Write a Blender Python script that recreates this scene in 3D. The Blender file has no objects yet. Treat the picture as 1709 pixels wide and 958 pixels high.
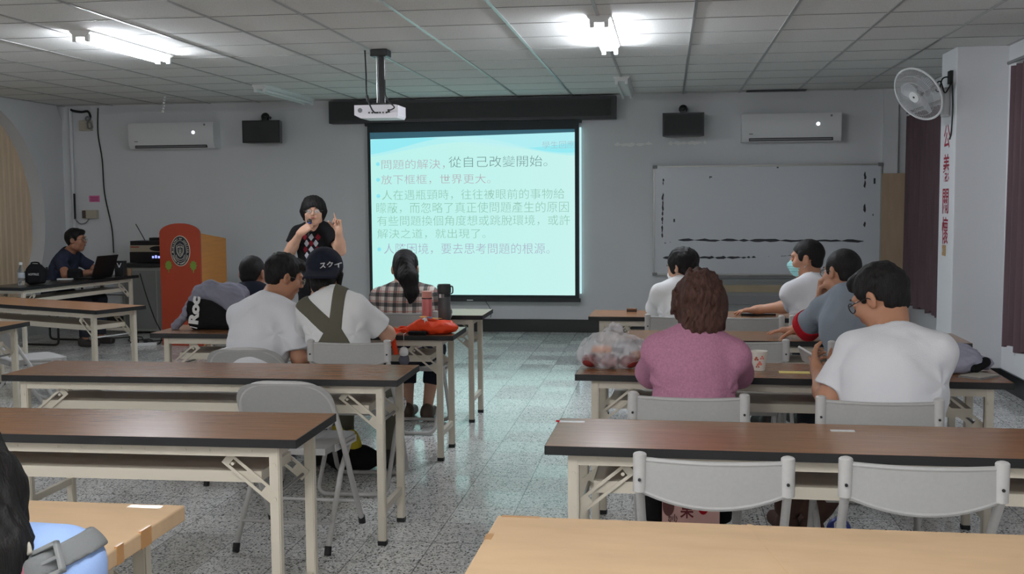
import bpy, bmesh, math, random
import numpy as np
from mathutils import Vector, Matrix
random.seed(7)
sc = bpy.context.scene
COL = sc.collection
# ------------------------------------------------------------------ camera, world, exposure
FPX, YAW, PITCH, ROLL, EYE = 1835.0, .1405, .0768, -.0071, 1.46
def cam_rot():
    c, s = math.cos, math.sin
    rz = np.array([[c(YAW), s(YAW), 0], [-s(YAW), c(YAW), 0], [0, 0, 1]])
    b = np.array([[1, 0, 0], [0, 0, -1], [0, 1, 0.]])
    rx = np.array([[1, 0, 0], [0, c(PITCH), -s(PITCH)], [0, s(PITCH), c(PITCH)]])
    rr = np.array([[c(ROLL), -s(ROLL), 0], [s(ROLL), c(ROLL), 0], [0, 0, 1]])
    return (np.diag([1, -1, -1.]) @ rr @ rx @ b @ rz).T
camd = bpy.data.cameras.new('camera')
cam = bpy.data.objects.new('camera', camd)
COL.objects.link(cam)
camd.sensor_fit = 'HORIZONTAL'
camd.sensor_width = 36
camd.lens = FPX * 36 / 1709
camd.clip_start = .05
cam.matrix_world = Matrix.Translation((0, 0, EYE)) @ Matrix(cam_rot().tolist()).to_4x4()
sc.camera = cam
wd = bpy.data.worlds.new('world')
sc.world = wd
wd.use_nodes = True
wd.node_tree.nodes['Background'].inputs[0].default_value = (.75, .78, .8, 1)
wd.node_tree.nodes['Background'].inputs[1].default_value = .25
sc.view_settings.view_transform = 'Standard'
sc.view_settings.look = 'None'
sc.view_settings.gamma = 1
sc.view_settings.exposure = 0.0
sc.view_settings.use_curve_mapping = False
sc.cycles.use_denoising = True
sc.cycles.max_bounces = 8
TUBE_POWER = 150.0          # emission strength of a lit fluorescent tube
REAR_POWER = 230.0          # same for the fittings over the rear rows
SCREEN_POWER = .9

# ------------------------------------------------------------------ helpers
def lin(r, g, b):
    f = lambda v: (v / 255 / 12.92) if v / 255 <= .04045 else ((v / 255 + .055) / 1.055) ** 2.4
    return (f(r), f(g), f(b), 1)
MATS = {}
def mat(name, rgb, rough=.5, metal=0, spec=.5, emit=None, alpha=1, trans=0, noise=None, bump=None, coat=0):
    """noise=(scale, amount, stretch) varies the colour; bump=(scale, strength)"""
    m = bpy.data.materials.new(name)
    m.use_nodes = True
    nt = m.node_tree
    b = nt.nodes['Principled BSDF']
    c = lin(*rgb)
    b.inputs['Base Color'].default_value = c
    b.inputs['Roughness'].default_value = rough
    b.inputs['Metallic'].default_value = metal
    b.inputs['Specular IOR Level'].default_value = spec
    b.inputs['Alpha'].default_value = alpha
    b.inputs['Transmission Weight'].default_value = trans
    b.inputs['Coat Weight'].default_value = coat
    if emit:
        b.inputs['Emission Color'].default_value = c
        b.inputs['Emission Strength'].default_value = emit
    if noise or bump:
        tc = nt.nodes.new('ShaderNodeTexCoord')
        if noise:
            sca, amt, st = noise
            mp = nt.nodes.new('ShaderNodeMapping')
            mp.inputs['Scale'].default_value = st
            n = nt.nodes.new('ShaderNodeTexNoise')
            n.inputs['Scale'].default_value = sca
            n.inputs['Detail'].default_value = 4
            r = nt.nodes.new('ShaderNodeMapRange')
            r.inputs[1].default_value = .3
            r.inputs[2].default_value = .7
            r.inputs[3].default_value = 1 - amt
            r.inputs[4].default_value = 1 + amt
            mx = nt.nodes.new('ShaderNodeVectorMath')
            mx.operation = 'SCALE'
            mx.inputs[0].default_value = c[:3]
            nt.links.new(tc.outputs['Object'], mp.inputs[0])
            nt.links.new(mp.outputs[0], n.inputs['Vector'])
            nt.links.new(n.outputs['Fac'], r.inputs[0])
            nt.links.new(r.outputs[0], mx.inputs['Scale'])
            nt.links.new(mx.outputs[0], b.inputs['Base Color'])
        if bump:
            n2 = nt.nodes.new('ShaderNodeTexNoise')
            n2.inputs['Scale'].default_value = bump[0]
            n2.inputs['Detail'].default_value = 3
            bp = nt.nodes.new('ShaderNodeBump')
            bp.inputs['Strength'].default_value = bump[1]
            bp.inputs['Distance'].default_value = .01
            nt.links.new(tc.outputs['Object'], n2.inputs['Vector'])
            nt.links.new(n2.outputs['Fac'], bp.inputs['Height'])
            nt.links.new(bp.outputs[0], b.inputs['Normal'])
    MATS[name] = m
    return m
def nodes_of(m):
    return m.node_tree, m.node_tree.nodes['Principled BSDF']

def link(name, me, m=None, parent=None, loc=(0, 0, 0), smooth=False):
    o = bpy.data.objects.new(name, me)
    COL.objects.link(o)
    if m is not None:
        for q in (m if isinstance(m, (list, tuple)) else [m]):
            me.materials.append(q)
    o.parent = parent
    o.location = loc
    if smooth:
        me.polygons.foreach_set('use_smooth', [True] * len(me.polygons))
    return o
def obj(name, bm, m=None, parent=None, loc=(0, 0, 0), smooth=False, bevel=0):
    if bevel:
        bmesh.ops.bevel(bm, geom=[e for e in bm.edges if len(e.link_faces) == 2 and e.calc_face_angle(0) > .6], offset=bevel, segments=2, affect='EDGES', profile=.5)
    bmesh.ops.recalc_face_normals(bm, faces=bm.faces)
    me = bpy.data.meshes.new(name)
    bm.to_mesh(me)
    bm.free()
    o = link(name, me, m, parent, loc, False)
    if smooth:
        me.polygons.foreach_set('use_smooth', [True] * len(me.polygons))
        me.set_sharp_from_angle(angle=math.radians(38))
    return o
def tag(o, label, cat, group=None, kind=None):
    o['label'] = label
    o['category'] = cat
    if group: o['group'] = group
    if kind: o['kind'] = kind
    return o
def thing(name, label, cat, loc=(0, 0, 0), rz=0, group=None):
    o = bpy.data.objects.new(name, None)
    COL.objects.link(o)
    o.empty_display_size = .1
    o.location = loc
    o.rotation_euler = (0, 0, rz)
    return tag(o, label, cat, group)
def struct(name, bm, m, bevel=0, smooth=False):
    o = obj(name, bm, m, bevel=bevel, smooth=smooth)
    o['kind'] = 'structure'
    return o
def kids(o):
    return [c for c in bpy.data.objects if c.parent == o]
def dup(root, label, loc, rz=0, group=None):
    def rec(o, par):
        c = o.copy()
        COL.objects.link(c)
        c.parent = par
        for k in CH.get(o.name, []):
            rec(k, c)
        return c
    CH = {}
    for o in bpy.data.objects:
        if o.parent: CH.setdefault(o.parent.name, []).append(o)
    r = rec(root, None)
    r.location = loc
    r.rotation_euler = (0, 0, rz)
    r['label'] = label
    if group: r['group'] = group
    return r
B = bmesh.new
def box(bm, c, s, rot=None, mi=0):
    """box with centre c, full size s, optional 3x3/Euler-z rotation"""
    M = Matrix.Translation(c)
    if rot is not None:
        M = M @ (Matrix.Rotation(rot, 4, 'Z') if isinstance(rot, (int, float)) else rot.to_4x4())
    g = bmesh.ops.create_cube(bm, size=1, matrix=M @ Matrix.Diagonal((*s, 1)))
    if mi:
        for v in g['verts']:
            for f in v.link_faces: f.material_index = mi
    return g
def box2(bm, a, b, mi=0):
    return box(bm, [(a[i] + b[i]) / 2 for i in range(3)], [abs(b[i] - a[i]) for i in range(3)], mi=mi)
def align(d):
    return Vector(d).to_track_quat('Z', 'Y').to_matrix()
def cyl(bm, a, b, r, r2=None, seg=16, mi=0):
    a, b = Vector(a), Vector(b)
    M = Matrix.Translation((a + b) / 2) @ align(b - a).to_4x4()
    g = bmesh.ops.create_cone(bm, cap_ends=True, segments=seg, radius1=r, radius2=r if r2 is None else r2, depth=(b - a).length, matrix=M)
    if mi:
        for v in g['verts']:
            for f in v.link_faces: f.material_index = mi
def ball(bm, c, r, seg=16, mi=0):
    M = Matrix.Translation(c) @ Matrix.Diagonal((*(r if isinstance(r, (list, tuple)) else (r, r, r)), 1))
    g = bmesh.ops.create_uvsphere(bm, u_segments=seg, v_segments=max(6, seg // 2), radius=1, matrix=M)
    if mi:
        for v in g['verts']:
            for f in v.link_faces: f.material_index = mi
def smoothpath(pts, n=6, closed=False):
    P = [Vector(p) for p in pts]
    out = []
    N = len(P)
    for i in range(N if closed else N - 1):
        p0 = P[(i - 1) % N] if closed or i > 0 else P[0] * 2 - P[1]
        p1, p2 = P[i], P[(i + 1) % N]
        p3 = P[(i + 2) % N] if closed or i + 2 < N else P[-1] * 2 - P[-2]
        for k in range(n):
            t = k / n
            out.append(.5 * ((2 * p1) + (p2 - p0) * t + (2 * p0 - 5 * p1 + 4 * p2 - p3) * t * t + (3 * p1 - p0 - 3 * p2 + p3) * t ** 3))
    if not closed: out.append(P[-1])
    return out
def rounded(pts, r, n=5):
    """polyline with its inner corners rounded"""
    P = [Vector(p) for p in pts]
    out = [P[0]]
    for i in range(1, len(P) - 1):
        a, b, c = P[i - 1], P[i], P[i + 1]
        d1, d2 = (a - b).normalized(), (c - b).normalized()
        q = min(r, (a - b).length * .49, (c - b).length * .49)
        s, e = b + d1 * q, b + d2 * q
        for k in range(n + 1):
            t = k / n
            out.append((1 - t) ** 2 * s + 2 * t * (1 - t) * b + t * t * e)
    out.append(P[-1])
    return out
def tube(bm, pts, r, seg=10, closed=False, flat=None, mi=0):
    """sweep a circle (or an ellipse: flat=(a,b,up)) along pts; r may be a list"""
    P = [Vector(p) for p in pts]
    n = len(P)
    rings = []
    up = Vector(flat[2]) if flat else None
    for i in range(n):
        t = (P[(i + 1) % n] - P[i - 1]) if closed or 0 < i < n - 1 else (P[1] - P[0] if i == 0 else P[-1] - P[-2])
        if t.length < 1e-9: t = Vector((0, 0, 1))
        t.normalize()
        if flat:
            u = up - t * up.dot(t)
        elif i == 0:
            u = t.orthogonal()
        else:
            u = prev - t * prev.dot(t)
        u.normalize()
        prev = u
        v = t.cross(u)
        rr = r[i] if isinstance(r, (list, tuple)) else r
        ra, rb = (flat[0], flat[1]) if flat else (rr, rr)
        rings.append([bm.verts.new(P[i] + u * math.cos(2 * math.pi * k / seg) * ra + v * math.sin(2 * math.pi * k / seg) * rb) for k in range(seg)])
    fs = []
    for i in range(n if closed else n - 1):
        A, Bq = rings[i], rings[(i + 1) % n]
        for k in range(seg):
            fs.append(bm.faces.new((A[k], A[(k + 1) % seg], Bq[(k + 1) % seg], Bq[k])))
    if not closed:
        fs.append(bm.faces.new(rings[0][::-1]))
        fs.append(bm.faces.new(rings[-1]))
    for f in fs: f.material_index = mi
def lathe(bm, prof, seg=24, c=(0, 0, 0), mi=0):
    rings = []
    for r, z in prof:
        rings.append([bm.verts.new((c[0] + r * math.cos(2 * math.pi * k / seg), c[1] + r * math.sin(2 * math.pi * k / seg), c[2] + z)) for k in range(seg)])
    for a, b in zip(rings, rings[1:]):
        for k in range(seg):
            f = bm.faces.new((a[k], a[(k + 1) % seg], b[(k + 1) % seg], b[k]))
            f.material_index = mi
    for rg, rev in ((rings[0], True), (rings[-1], False)):
        f = bm.faces.new(rg[::-1] if rev else rg)
        f.material_index = mi
def prism(bm, poly, d, O=(0, 0, 0), X=(1, 0, 0), Y=(0, 0, 1), mi=0):
    """extrude a 2-D polygon (in the X,Y frame at O) by vector d"""
    O, X, Y, d = Vector(O), Vector(X), Vector(Y), Vector(d)
    a = [bm.verts.new(O + X * p[0] + Y * p[1]) for p in poly]
    b = [bm.verts.new(v.co + d) for v in a]
    n = len(a)
    fs = [bm.faces.new(a[::-1]), bm.faces.new(b)]
    for i in range(n):
        fs.append(bm.faces.new((a[i], a[(i + 1) % n], b[(i + 1) % n], b[i])))
    for f in fs: f.material_index = mi
def thicken(bm, th):
    """give an open sheet (everything in bm so far) a second side th behind its normals, closed along the rim"""
    bm.normal_update()
    faces = bm.faces[:]
    rim = [e for e in bm.edges if len(e.link_faces) == 1]
    new = {v: bm.verts.new(v.co - v.normal * th) for v in bm.verts[:]}
    loops = [(l.vert, l.link_loop_next.vert) for e in rim for l in e.link_loops]
    for f in faces:
        g = bm.faces.new([new[v] for v in reversed(f.verts)])
        g.material_index = f.material_index
    for a, b in loops:
        bm.faces.new((b, a, new[a], new[b]))
def text_mesh(s, size, extrude=.0005, space=1.0, line=1.0, ax='LEFT', bold=0, res=3):
    cu = bpy.data.curves.new('t', 'FONT')
    cu.body = s
    cu.size = size
    cu.extrude = extrude
    cu.space_character = space
    cu.space_line = line
    cu.align_x = ax
    cu.offset = bold
    cu.resolution_u = res
    o = bpy.data.objects.new('t', cu)
    COL.objects.link(o)
    dg = bpy.context.evaluated_depsgraph_get()
    me = bpy.data.meshes.new_from_object(o.evaluated_get(dg))
    bpy.data.objects.remove(o)
    bpy.data.curves.remove(cu)
    return me
def lettering(name, s, size, m, parent, O, X=(1, 0, 0), Y=(0, 0, 1), fit=None, **k):
    """text in the plane of X (reading direction) and Y (up) at O; fit=(width, height) stretches it"""
    me = text_mesh(s, size, **k)
    X, Y = Vector(X).normalized(), Vector(Y).normalized()
    Z = X.cross(Y)
    sx = sy = 1
    if fit:
        co = [v.co for v in me.vertices]
        w = max(c.x for c in co) - min(c.x for c in co)
        h = max(c.y for c in co) - min(c.y for c in co)
        x0, y0 = min(c.x for c in co), min(c.y for c in co)
        sx = fit[0] / w if fit[0] else 1
        sy = fit[1] / h if fit[1] else sx
        if not fit[0]: sx = sy
        for v in me.vertices: v.co.x -= x0; v.co.y -= y0
    M = Matrix(((X.x, Y.x, Z.x, O[0]), (X.y, Y.y, Z.y, O[1]), (X.z, Y.z, Z.z, O[2]), (0, 0, 0, 1))) @ Matrix.Diagonal((sx, sy, 1, 1))
    me.transform(M)
    me.materials.clear()
    return link(name, me, m, parent)

# ------------------------------------------------------------------ soft bodies: signed distance fields turned into one closed mesh
def V(*a): return np.array(a, float)
def unit(a):
    a = np.asarray(a, float)
    return a / (np.linalg.norm(a) + 1e-12)
class Field:
    def __init__(s): s.ops = []
    def cone(s, a, b, ra, rb=None, k=.02, op='u', sc=None):
        """tapered capsule"""
        a, b = np.asarray(a, float), np.asarray(b, float)
        rb = ra if rb is None else rb
        ab = b - a
        L2 = ab @ ab + 1e-12
        def f(P):
            q = P - a
            t = np.clip((q @ ab) / L2, 0, 1)
            return np.linalg.norm(q - t[..., None] * ab, axis=-1) - (ra + (rb - ra) * t)
        m = max(ra, rb)
        s.ops.append((op, f, np.minimum(a, b) - m, np.maximum(a, b) + m, k))
        return s
    def sleeve(s, a, b, ra, rb, k=.02, op='u'):
        """tapered cylinder with a flat end at b"""
        a, b = np.asarray(a, float), np.asarray(b, float)
        ab = b - a
        L = np.linalg.norm(ab)
        u = ab / L
        def f(P):
            q = P - a
            t = q @ u
            tc = np.clip(t / L, 0, 1)
            d = np.linalg.norm(q - np.clip(t, 0, L)[..., None] * u, axis=-1) - (ra + (rb - ra) * tc)
            rad = np.linalg.norm(q - t[..., None] * u, axis=-1) - (ra + (rb - ra) * tc)
            return np.where(t > L * .5, np.maximum(rad, t - L), d)
        m = max(ra, rb)
        s.ops.append((op, f, np.minimum(a, b) - m, np.maximum(a, b) + m, k))
        return s
    def ell(s, c, r, R=None, k=.02, op='u'):
        """ellipsoid; R has the ellipsoid's axes as columns"""
        c, r = np.asarray(c, float), np.asarray(r, float)
        R = np.eye(3) if R is None else np.asarray(R, float)
        def f(P):
            q = (P - c) @ R
            k0 = np.linalg.norm(q / r, axis=-1)
            k1 = np.linalg.norm(q / (r * r), axis=-1)
            return k0 * (k0 - 1) / (k1 + 1e-9)
        e = np.sqrt(((R * r) ** 2).sum(1))
        s.ops.append((op, f, c - e, c + e, k))
        return s
    def rbox(s, c, h, R=None, rad=.02, k=.02, op='u'):
        c, h = np.asarray(c, float), np.asarray(h, float)
        R = np.eye(3) if R is None else np.asarray(R, float)
        def f(P):
            q = np.abs((P - c) @ R) - (h - rad)
            return np.linalg.norm(np.maximum(q, 0), axis=-1) + np.minimum(q.max(-1), 0) - rad
        e = (np.abs(R) * h).sum(1)
        s.ops.append((op, f, c - e, c + e, k))
        return s
    def cut(s, p, n, k=.004):
        """drop everything on the side of plane (p, n) that n points to"""
        p, n = np.asarray(p, float), unit(n)
        s.ops.append(('i', lambda P: (P - p) @ n, None, None, k))
        return s
    def warp(s, fn):
        s.ops.append(('w', fn, None, None, 0))
        return s
    def mesh(s, h, name='m'):
        us = [o for o in s.ops if o[0] == 'u']
        lo = np.min([o[2] for o in us], 0) - 4 * h
        hi = np.max([o[3] for o in us], 0) + 4 * h
        n = np.ceil((hi - lo) / h).astype(int) + 1
        ax = [lo[i] + h * np.arange(n[i]) for i in range(3)]
        G = np.full(n, 1.0, np.float32)
        def grid(sl):
            g = np.meshgrid(*[ax[i][sl[i]] for i in range(3)], indexing='ij')
            return np.stack(g, -1)
        for op, f, a, b, k in s.ops:
            if op in 'us':
                pad = k + 3 * h
                i0 = np.maximum(0, np.floor((a - pad - lo) / h).astype(int))
                i1 = np.minimum(n, np.ceil((b + pad - lo) / h).astype(int) + 1)
                if (i1 <= i0).any(): continue
                sl = tuple(slice(i0[i], i1[i]) for i in range(3))
                d = f(grid(sl))
                g = G[sl]
                if op == 's':
                    g, d = -g, d
                hh = np.clip(.5 + .5 * (d - g) / max(k, 1e-6), 0, 1)
                r = d * (1 - hh) + g * hh - k * hh * (1 - hh)
                G[sl] = -r if op == 's' else r
            else:
                M = np.abs(G) < .06
                if op == 'i': M |= G < 0
                idx = np.nonzero(M)
                if not len(idx[0]): continue
                P = np.stack([ax[i][idx[i]] for i in range(3)], -1)
                if op == 'i':
                    G[M] = np.maximum(G[M], f(P))
                else:
                    G[M] += f(P)
        return nets(G, lo, h, name)
def nets(G, lo, h, name):
    S = G < 0
    c = np.zeros(np.array(G.shape) - 1, np.int8)
    for i in (0, 1):
        for j in (0, 1):
            for k in (0, 1):
                c += S[i:c.shape[0] + i, j:c.shape[1] + j, k:c.shape[2] + k]
    m = (c > 0) & (c < 8)
    I = np.stack(np.nonzero(m), -1)
    idx = np.full(c.shape, -1, np.int64)
    idx[m] = np.arange(len(I))
    acc = np.zeros((len(I), 3))
    cnt = np.zeros(len(I))
    for ax in range(3):
        o1, o2 = [a for a in range(3) if a != ax]
        for u in (0, 1):
            for v in (0, 1):
                off = np.zeros(3, int)
                off[o1], off[o2] = u, v
                A = I + off
                Bq = A.copy()
                Bq[:, ax] += 1
                a, b = G[tuple(A.T)], G[tuple(Bq.T)]
                x = (a < 0) != (b < 0)
                t = np.where(x, a / np.where(x, a - b, 1), 0)
                p = A.astype(float)
                p[:, ax] += t
                acc += np.where(x[:, None], p, 0)
                cnt += x
    Vt = acc / cnt[:, None] * h + lo
    Q = []
    for ax in range(3):
        o1, o2 = (ax + 1) % 3, (ax + 2) % 3
        sl0 = [slice(None)] * 3
        sl1 = [slice(None)] * 3
        sl0[ax] = slice(0, -1)
        sl1[ax] = slice(1, None)
        a, b = S[tuple(sl0)], S[tuple(sl1)]
        E = np.stack(np.nonzero(a != b), -1)
        E = E[(E[:, o1] > 0) & (E[:, o2] > 0) & (E[:, o1] < c.shape[o1]) & (E[:, o2] < c.shape[o2])]
        flip = b[tuple(E.T)]
        q = []
        for d1, d2 in ((1, 1), (0, 1), (0, 0), (1, 0)):
            K = E.copy()
            K[:, o1] -= d1
            K[:, o2] -= d2
            q.append(idx[tuple(K.T)])
        q = np.stack(q, -1)
        q[flip] = q[flip][:, ::-1]
        Q.append(q)
    Q = np.concatenate(Q)
    Q = Q[(Q >= 0).all(1)]
    me = bpy.data.meshes.new(name)
    me.vertices.add(len(Vt))
    me.vertices.foreach_set('co', Vt.astype(np.float32).ravel())
    me.loops.add(len(Q) * 4)
    me.loops.foreach_set('vertex_index', Q.astype(np.int32).ravel())
    me.polygons.add(len(Q))
    me.polygons.foreach_set('loop_start', np.arange(0, len(Q) * 4, 4, dtype=np.int32))
    me.polygons.foreach_set('use_smooth', np.ones(len(Q), bool))
    me.update(calc_edges=True)
    return me
def soft(name, F, h, m, parent=None, origin=(0, 0, 0), sm=0):
    me = F.mesh(h, name)
    if any(origin): me.transform(Matrix.Translation(-Vector(origin)))
    o = link(name, me, m, parent)
    return o
def wob(amp, freq, seed=0, st=(1, 1, 1)):
    """smooth pseudo-noise displacement"""
    rs = np.random.RandomState(seed)
    K = rs.normal(size=(7, 3)) * freq * np.array(st)
    ph = rs.uniform(0, 6.28, 7)
    def f(P):
        d = 0
        for k, p in zip(K, ph):
            d = d + np.sin(P @ k + p + .8 * np.sin(P @ k[::-1] * .6 + p * 2))
        return amp * d / 3
    return f
# ------------------------------------------------------------------ materials
M_wall = mat('painted wall', (208, 209, 210), .75, bump=(60, .05), noise=(1.2, .03, (1, 1, 1)))
M_wallside = mat('painted pillar', (216, 217, 219), .7, bump=(60, .05))
M_black = mat('black rubber', (18, 18, 20), .6)
M_blackgloss = mat('black plastic', (16, 16, 18), .35)
M_base = mat('black baseboard', (22, 23, 23), .35)
M_cream = mat('cream enamel', (204, 196, 180), .4)
M_white = mat('white plastic', (214, 214, 212), .4)
M_grey = mat('grey plastic', (120, 120, 122), .5)
M_chair = mat('pale grey enamel', (186, 184, 182), .42, noise=(60, .03, (1, 1, 1)))
M_chairpanel = mat('grey chair panel', (166, 165, 163), .5, noise=(90, .03, (1, 1, 1)))
M_steel = mat('bare steel', (150, 150, 150), .3, 1)
M_dark = mat('dark charcoal', (34, 36, 38), .5)
M_beige = mat('beige plastic', (176, 168, 150), .5)

# floor: terrazzo tiles
M_floor = mat('terrazzo tiles', (170, 170, 166), .3)
nt, bs = nodes_of(M_floor)
N, L = nt.nodes.new, nt.links.new
geo = N('ShaderNodeNewGeometry')
sep = N('ShaderNodeSeparateXYZ'); L(geo.outputs['Position'], sep.inputs[0])
def mth(op, a, b=None, nt=nt):
    n = nt.nodes.new('ShaderNodeMath'); n.operation = op
    for i, v in enumerate((a, b)):
        if v is None: continue
        if isinstance(v, (int, float)): n.inputs[i].default_value = v
        else: nt.links.new(v, n.inputs[i])
    return n.outputs[0]
TS = .29
fx = mth('DIVIDE', mth('SUBTRACT', sep.outputs[0], -1.0), TS)
fy = mth('DIVIDE', mth('SUBTRACT', sep.outputs[1], 7.449), TS)
jx = mth('LESS_THAN', mth('FRACT', fx), .016)
jy = mth('LESS_THAN', mth('FRACT', fy), .016)
joint = mth('MAXIMUM', jx, jy)
cid = N('ShaderNodeCombineXYZ'); L(mth('FLOOR', fx), cid.inputs[0]); L(mth('FLOOR', fy), cid.inputs[1])
wn = N('ShaderNodeTexWhiteNoise'); wn.noise_dimensions = '2D'; L(cid.outputs[0], wn.inputs['Vector'])
vo = N('ShaderNodeTexVoronoi'); vo.inputs['Scale'].default_value = 84; L(geo.outputs['Position'], vo.inputs['Vector'])
vs = N('ShaderNodeSeparateColor'); L(vo.outputs['Color'], vs.inputs[0])
fleck = mth('MULTIPLY', mth('LESS_THAN', vs.outputs[0], .16), mth('LESS_THAN', vo.outputs['Distance'], .46))
fleck2 = mth('MULTIPLY', mth('LESS_THAN', vs.outputs[1], .3), mth('LESS_THAN', vo.outputs['Distance'], .5))
def mixc(fac, a, b, nt=nt):
    n = nt.nodes.new('ShaderNodeMix'); n.data_type = 'RGBA'
    if isinstance(fac, (int, float)): n.inputs[0].default_value = fac
    else: nt.links.new(fac, n.inputs[0])
    for i, v in ((6, a), (7, b)):
        if isinstance(v, tuple): n.inputs[i].default_value = v
        else: nt.links.new(v, n.inputs[i])
    return n.outputs[2]
cb = mixc(wn.outputs['Value'], lin(224, 224, 222), lin(230, 230, 227))
vo2 = N('ShaderNodeTexVoronoi'); vo2.inputs['Scale'].default_value = 190; L(geo.outputs['Position'], vo2.inputs['Vector'])
vs2 = N('ShaderNodeSeparateColor'); L(vo2.outputs['Color'], vs2.inputs[0])
cb = mixc(fleck2, cb, lin(184, 184, 180))
cb = mixc(mth('LESS_THAN', vs2.outputs[0], .2), cb, lin(172, 172, 170))
cb = mixc(mth('LESS_THAN', vs2.outputs[1], .05), cb, lin(80, 80, 80))
cb = mixc(fleck, cb, lin(58, 59, 59))
cb = mixc(mth('MULTIPLY', joint, .7), cb, lin(90, 92, 92))
L(cb, bs.inputs['Base Color'])
rr = N('ShaderNodeMapRange'); L(wn.outputs['Value'], rr.inputs[0]); rr.inputs[1].default_value = .45; rr.inputs[2].default_value = .6; rr.inputs[3].default_value = .11; rr.inputs[4].default_value = .27
bs.inputs['Specular IOR Level'].default_value = .65
L(rr.outputs[0], bs.inputs['Roughness'])

# ceiling tiles
M_ceil = mat('ceiling tiles', (205, 204, 200), .85)
nt, bs = nodes_of(M_ceil)
N, L = nt.nodes.new, nt.links.new
geo = N('ShaderNodeNewGeometry')
sep = N('ShaderNodeSeparateXYZ'); L(geo.outputs['Position'], sep.inputs[0])
fx = mth('DIVIDE', mth('SUBTRACT', sep.outputs[0], .165), .602, nt)
fy = mth('DIVIDE', mth('SUBTRACT', sep.outputs[1], 8.461), .604, nt)
cid = N('ShaderNodeCombineXYZ'); L(mth('FLOOR', fx, None, nt), cid.inputs[0]); L(mth('FLOOR', fy, None, nt), cid.inputs[1])
wn = N('ShaderNodeTexWhiteNoise'); wn.noise_dimensions = '2D'; L(cid.outputs[0], wn.inputs['Vector'])
ns = N('ShaderNodeTexNoise'); ns.inputs['Scale'].default_value = 180; L(geo.outputs['Position'], ns.inputs['Vector'])
cb = mixc(wn.outputs['Value'], lin(214, 213, 209), lin(222, 221, 217), nt)
cb = mixc(mth('GREATER_THAN', ns.outputs['Fac'], .62, nt), cb, lin(196, 195, 190), nt)
L(cb, bs.inputs['Base Color'])
M_tbar = mat('ceiling grid metal', (168, 168, 166), .3, .5)
M_tbar2 = mat('ceiling cross bar', (150, 150, 147), .45, .1)

# wood laminate
M_wood = mat('walnut laminate', (122, 80, 54), .3)
nt, bs = nodes_of(M_wood)
N, L = nt.nodes.new, nt.links.new
tc = N('ShaderNodeTexCoord'); mp = N('ShaderNodeMapping'); mp.inputs['Scale'].default_value = (1.2, 26, 26)
L(tc.outputs['Object'], mp.inputs[0])
ns = N('ShaderNodeTexNoise'); ns.inputs['Scale'].default_value = 4; ns.inputs['Detail'].default_value = 6; L(mp.outputs[0], ns.inputs['Vector'])
ns2 = N('ShaderNodeTexNoise'); ns2.inputs['Scale'].default_value = 22; ns2.inputs['Detail'].default_value = 2; L(mp.outputs[0], ns2.inputs['Vector'])
rp = N('ShaderNodeValToRGB')
rp.color_ramp.elements[0].position = .3; rp.color_ramp.elements[0].color = lin(134, 94, 64)
rp.color_ramp.elements[1].position = .72; rp.color_ramp.elements[1].color = lin(166, 119, 83)
L(mth('ADD', mth('MULTIPLY', ns.outputs['Fac'], .7, nt), mth('MULTIPLY', ns2.outputs['Fac'], .3, nt), nt), rp.inputs[0])
L(rp.outputs[0], bs.inputs['Base Color'])
bs.inputs['Roughness'].default_value = .24
# cardboard
M_card = mat('brown cardboard', (192, 162, 127), .75, noise=(5, .06, (1, 3, 1)), bump=(9, .15))
M_tape = mat('packing tape', (178, 132, 84), .3)
M_clear = mat('clear tape', (225, 220, 205), .15)

# ------------------------------------------------------------------ the room
XL, XR, YF, YB, H = -7.1, 2.58, 12.25, -4.0, 2.63
bm = B(); box2(bm, (XL - .3, YB - .2, -.1), (XR + .3, YF + .2, 0)); struct('floor', bm, M_floor)
bm = B(); box2(bm, (XL - .3, YB - .2, H), (XR + .3, YF + .2, H + .1)); struct('ceiling', bm, M_ceil)
bm = B(); box2(bm, (XL - .2, YF, 0), (XR + .2, YF + .2, H)); struct('wall_front', bm, M_wall)
bm = B(); box2(bm, (XL - .2, YB - .2, 0), (XR + .2, YB, H)); struct('wall_back', bm, M_wall)
bm = B(); box2(bm, (XR, YB, 0), (XR + .2, YF, H)); struct('wall_right', bm, M_wallside)
# left wall with the round window opening
WC, WR = (10.53, 1.30), 1.29
def wall_with_hole(bm, x0, x1, y0, y1, z0, z1, c, R, n=64):
    # square patch around the hole split into sectors
    def patch(x):
        ring, out = [], []
        for k in range(n):
            a = 2 * math.pi * k / n
            ca, sa = math.cos(a), math.sin(a)
            ring.append(bm.verts.new((x, c[0] + R * ca, c[1] + R * sa)))
            t = 1e9
            for q, lim in ((ca, y1 - c[0] if ca > 0 else y0 - c[0]), (sa, z1 - c[1] if sa > 0 else z0 - c[1])):
                if abs(q) > 1e-6: t = min(t, lim / q)
            out.append(bm.verts.new((x, c[0] + t * ca, c[1] + t * sa)))
        return ring, out
    A, Bq = patch(x0), patch(x1)
    for (r, o), rev in ((A, 0), (Bq, 1)):
        for k in range(n):
            q = (k + 1) % n
            f = [r[k], r[q], o[q], o[k]]
            bm.faces.new(f[::-1] if rev else f)
    for k in range(n):
        q = (k + 1) % n
        bm.faces.new((A[0][k], A[0][q], Bq[0][q], Bq[0][k]))
bm = B()
wall_with_hole(bm, XL, XL - .2, 8.9, YF, 0, H, WC, WR)
box2(bm, (XL - .2, YB, 0), (XL, 8.9, H))
struct('wall_left', bm, M_wall)
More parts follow.
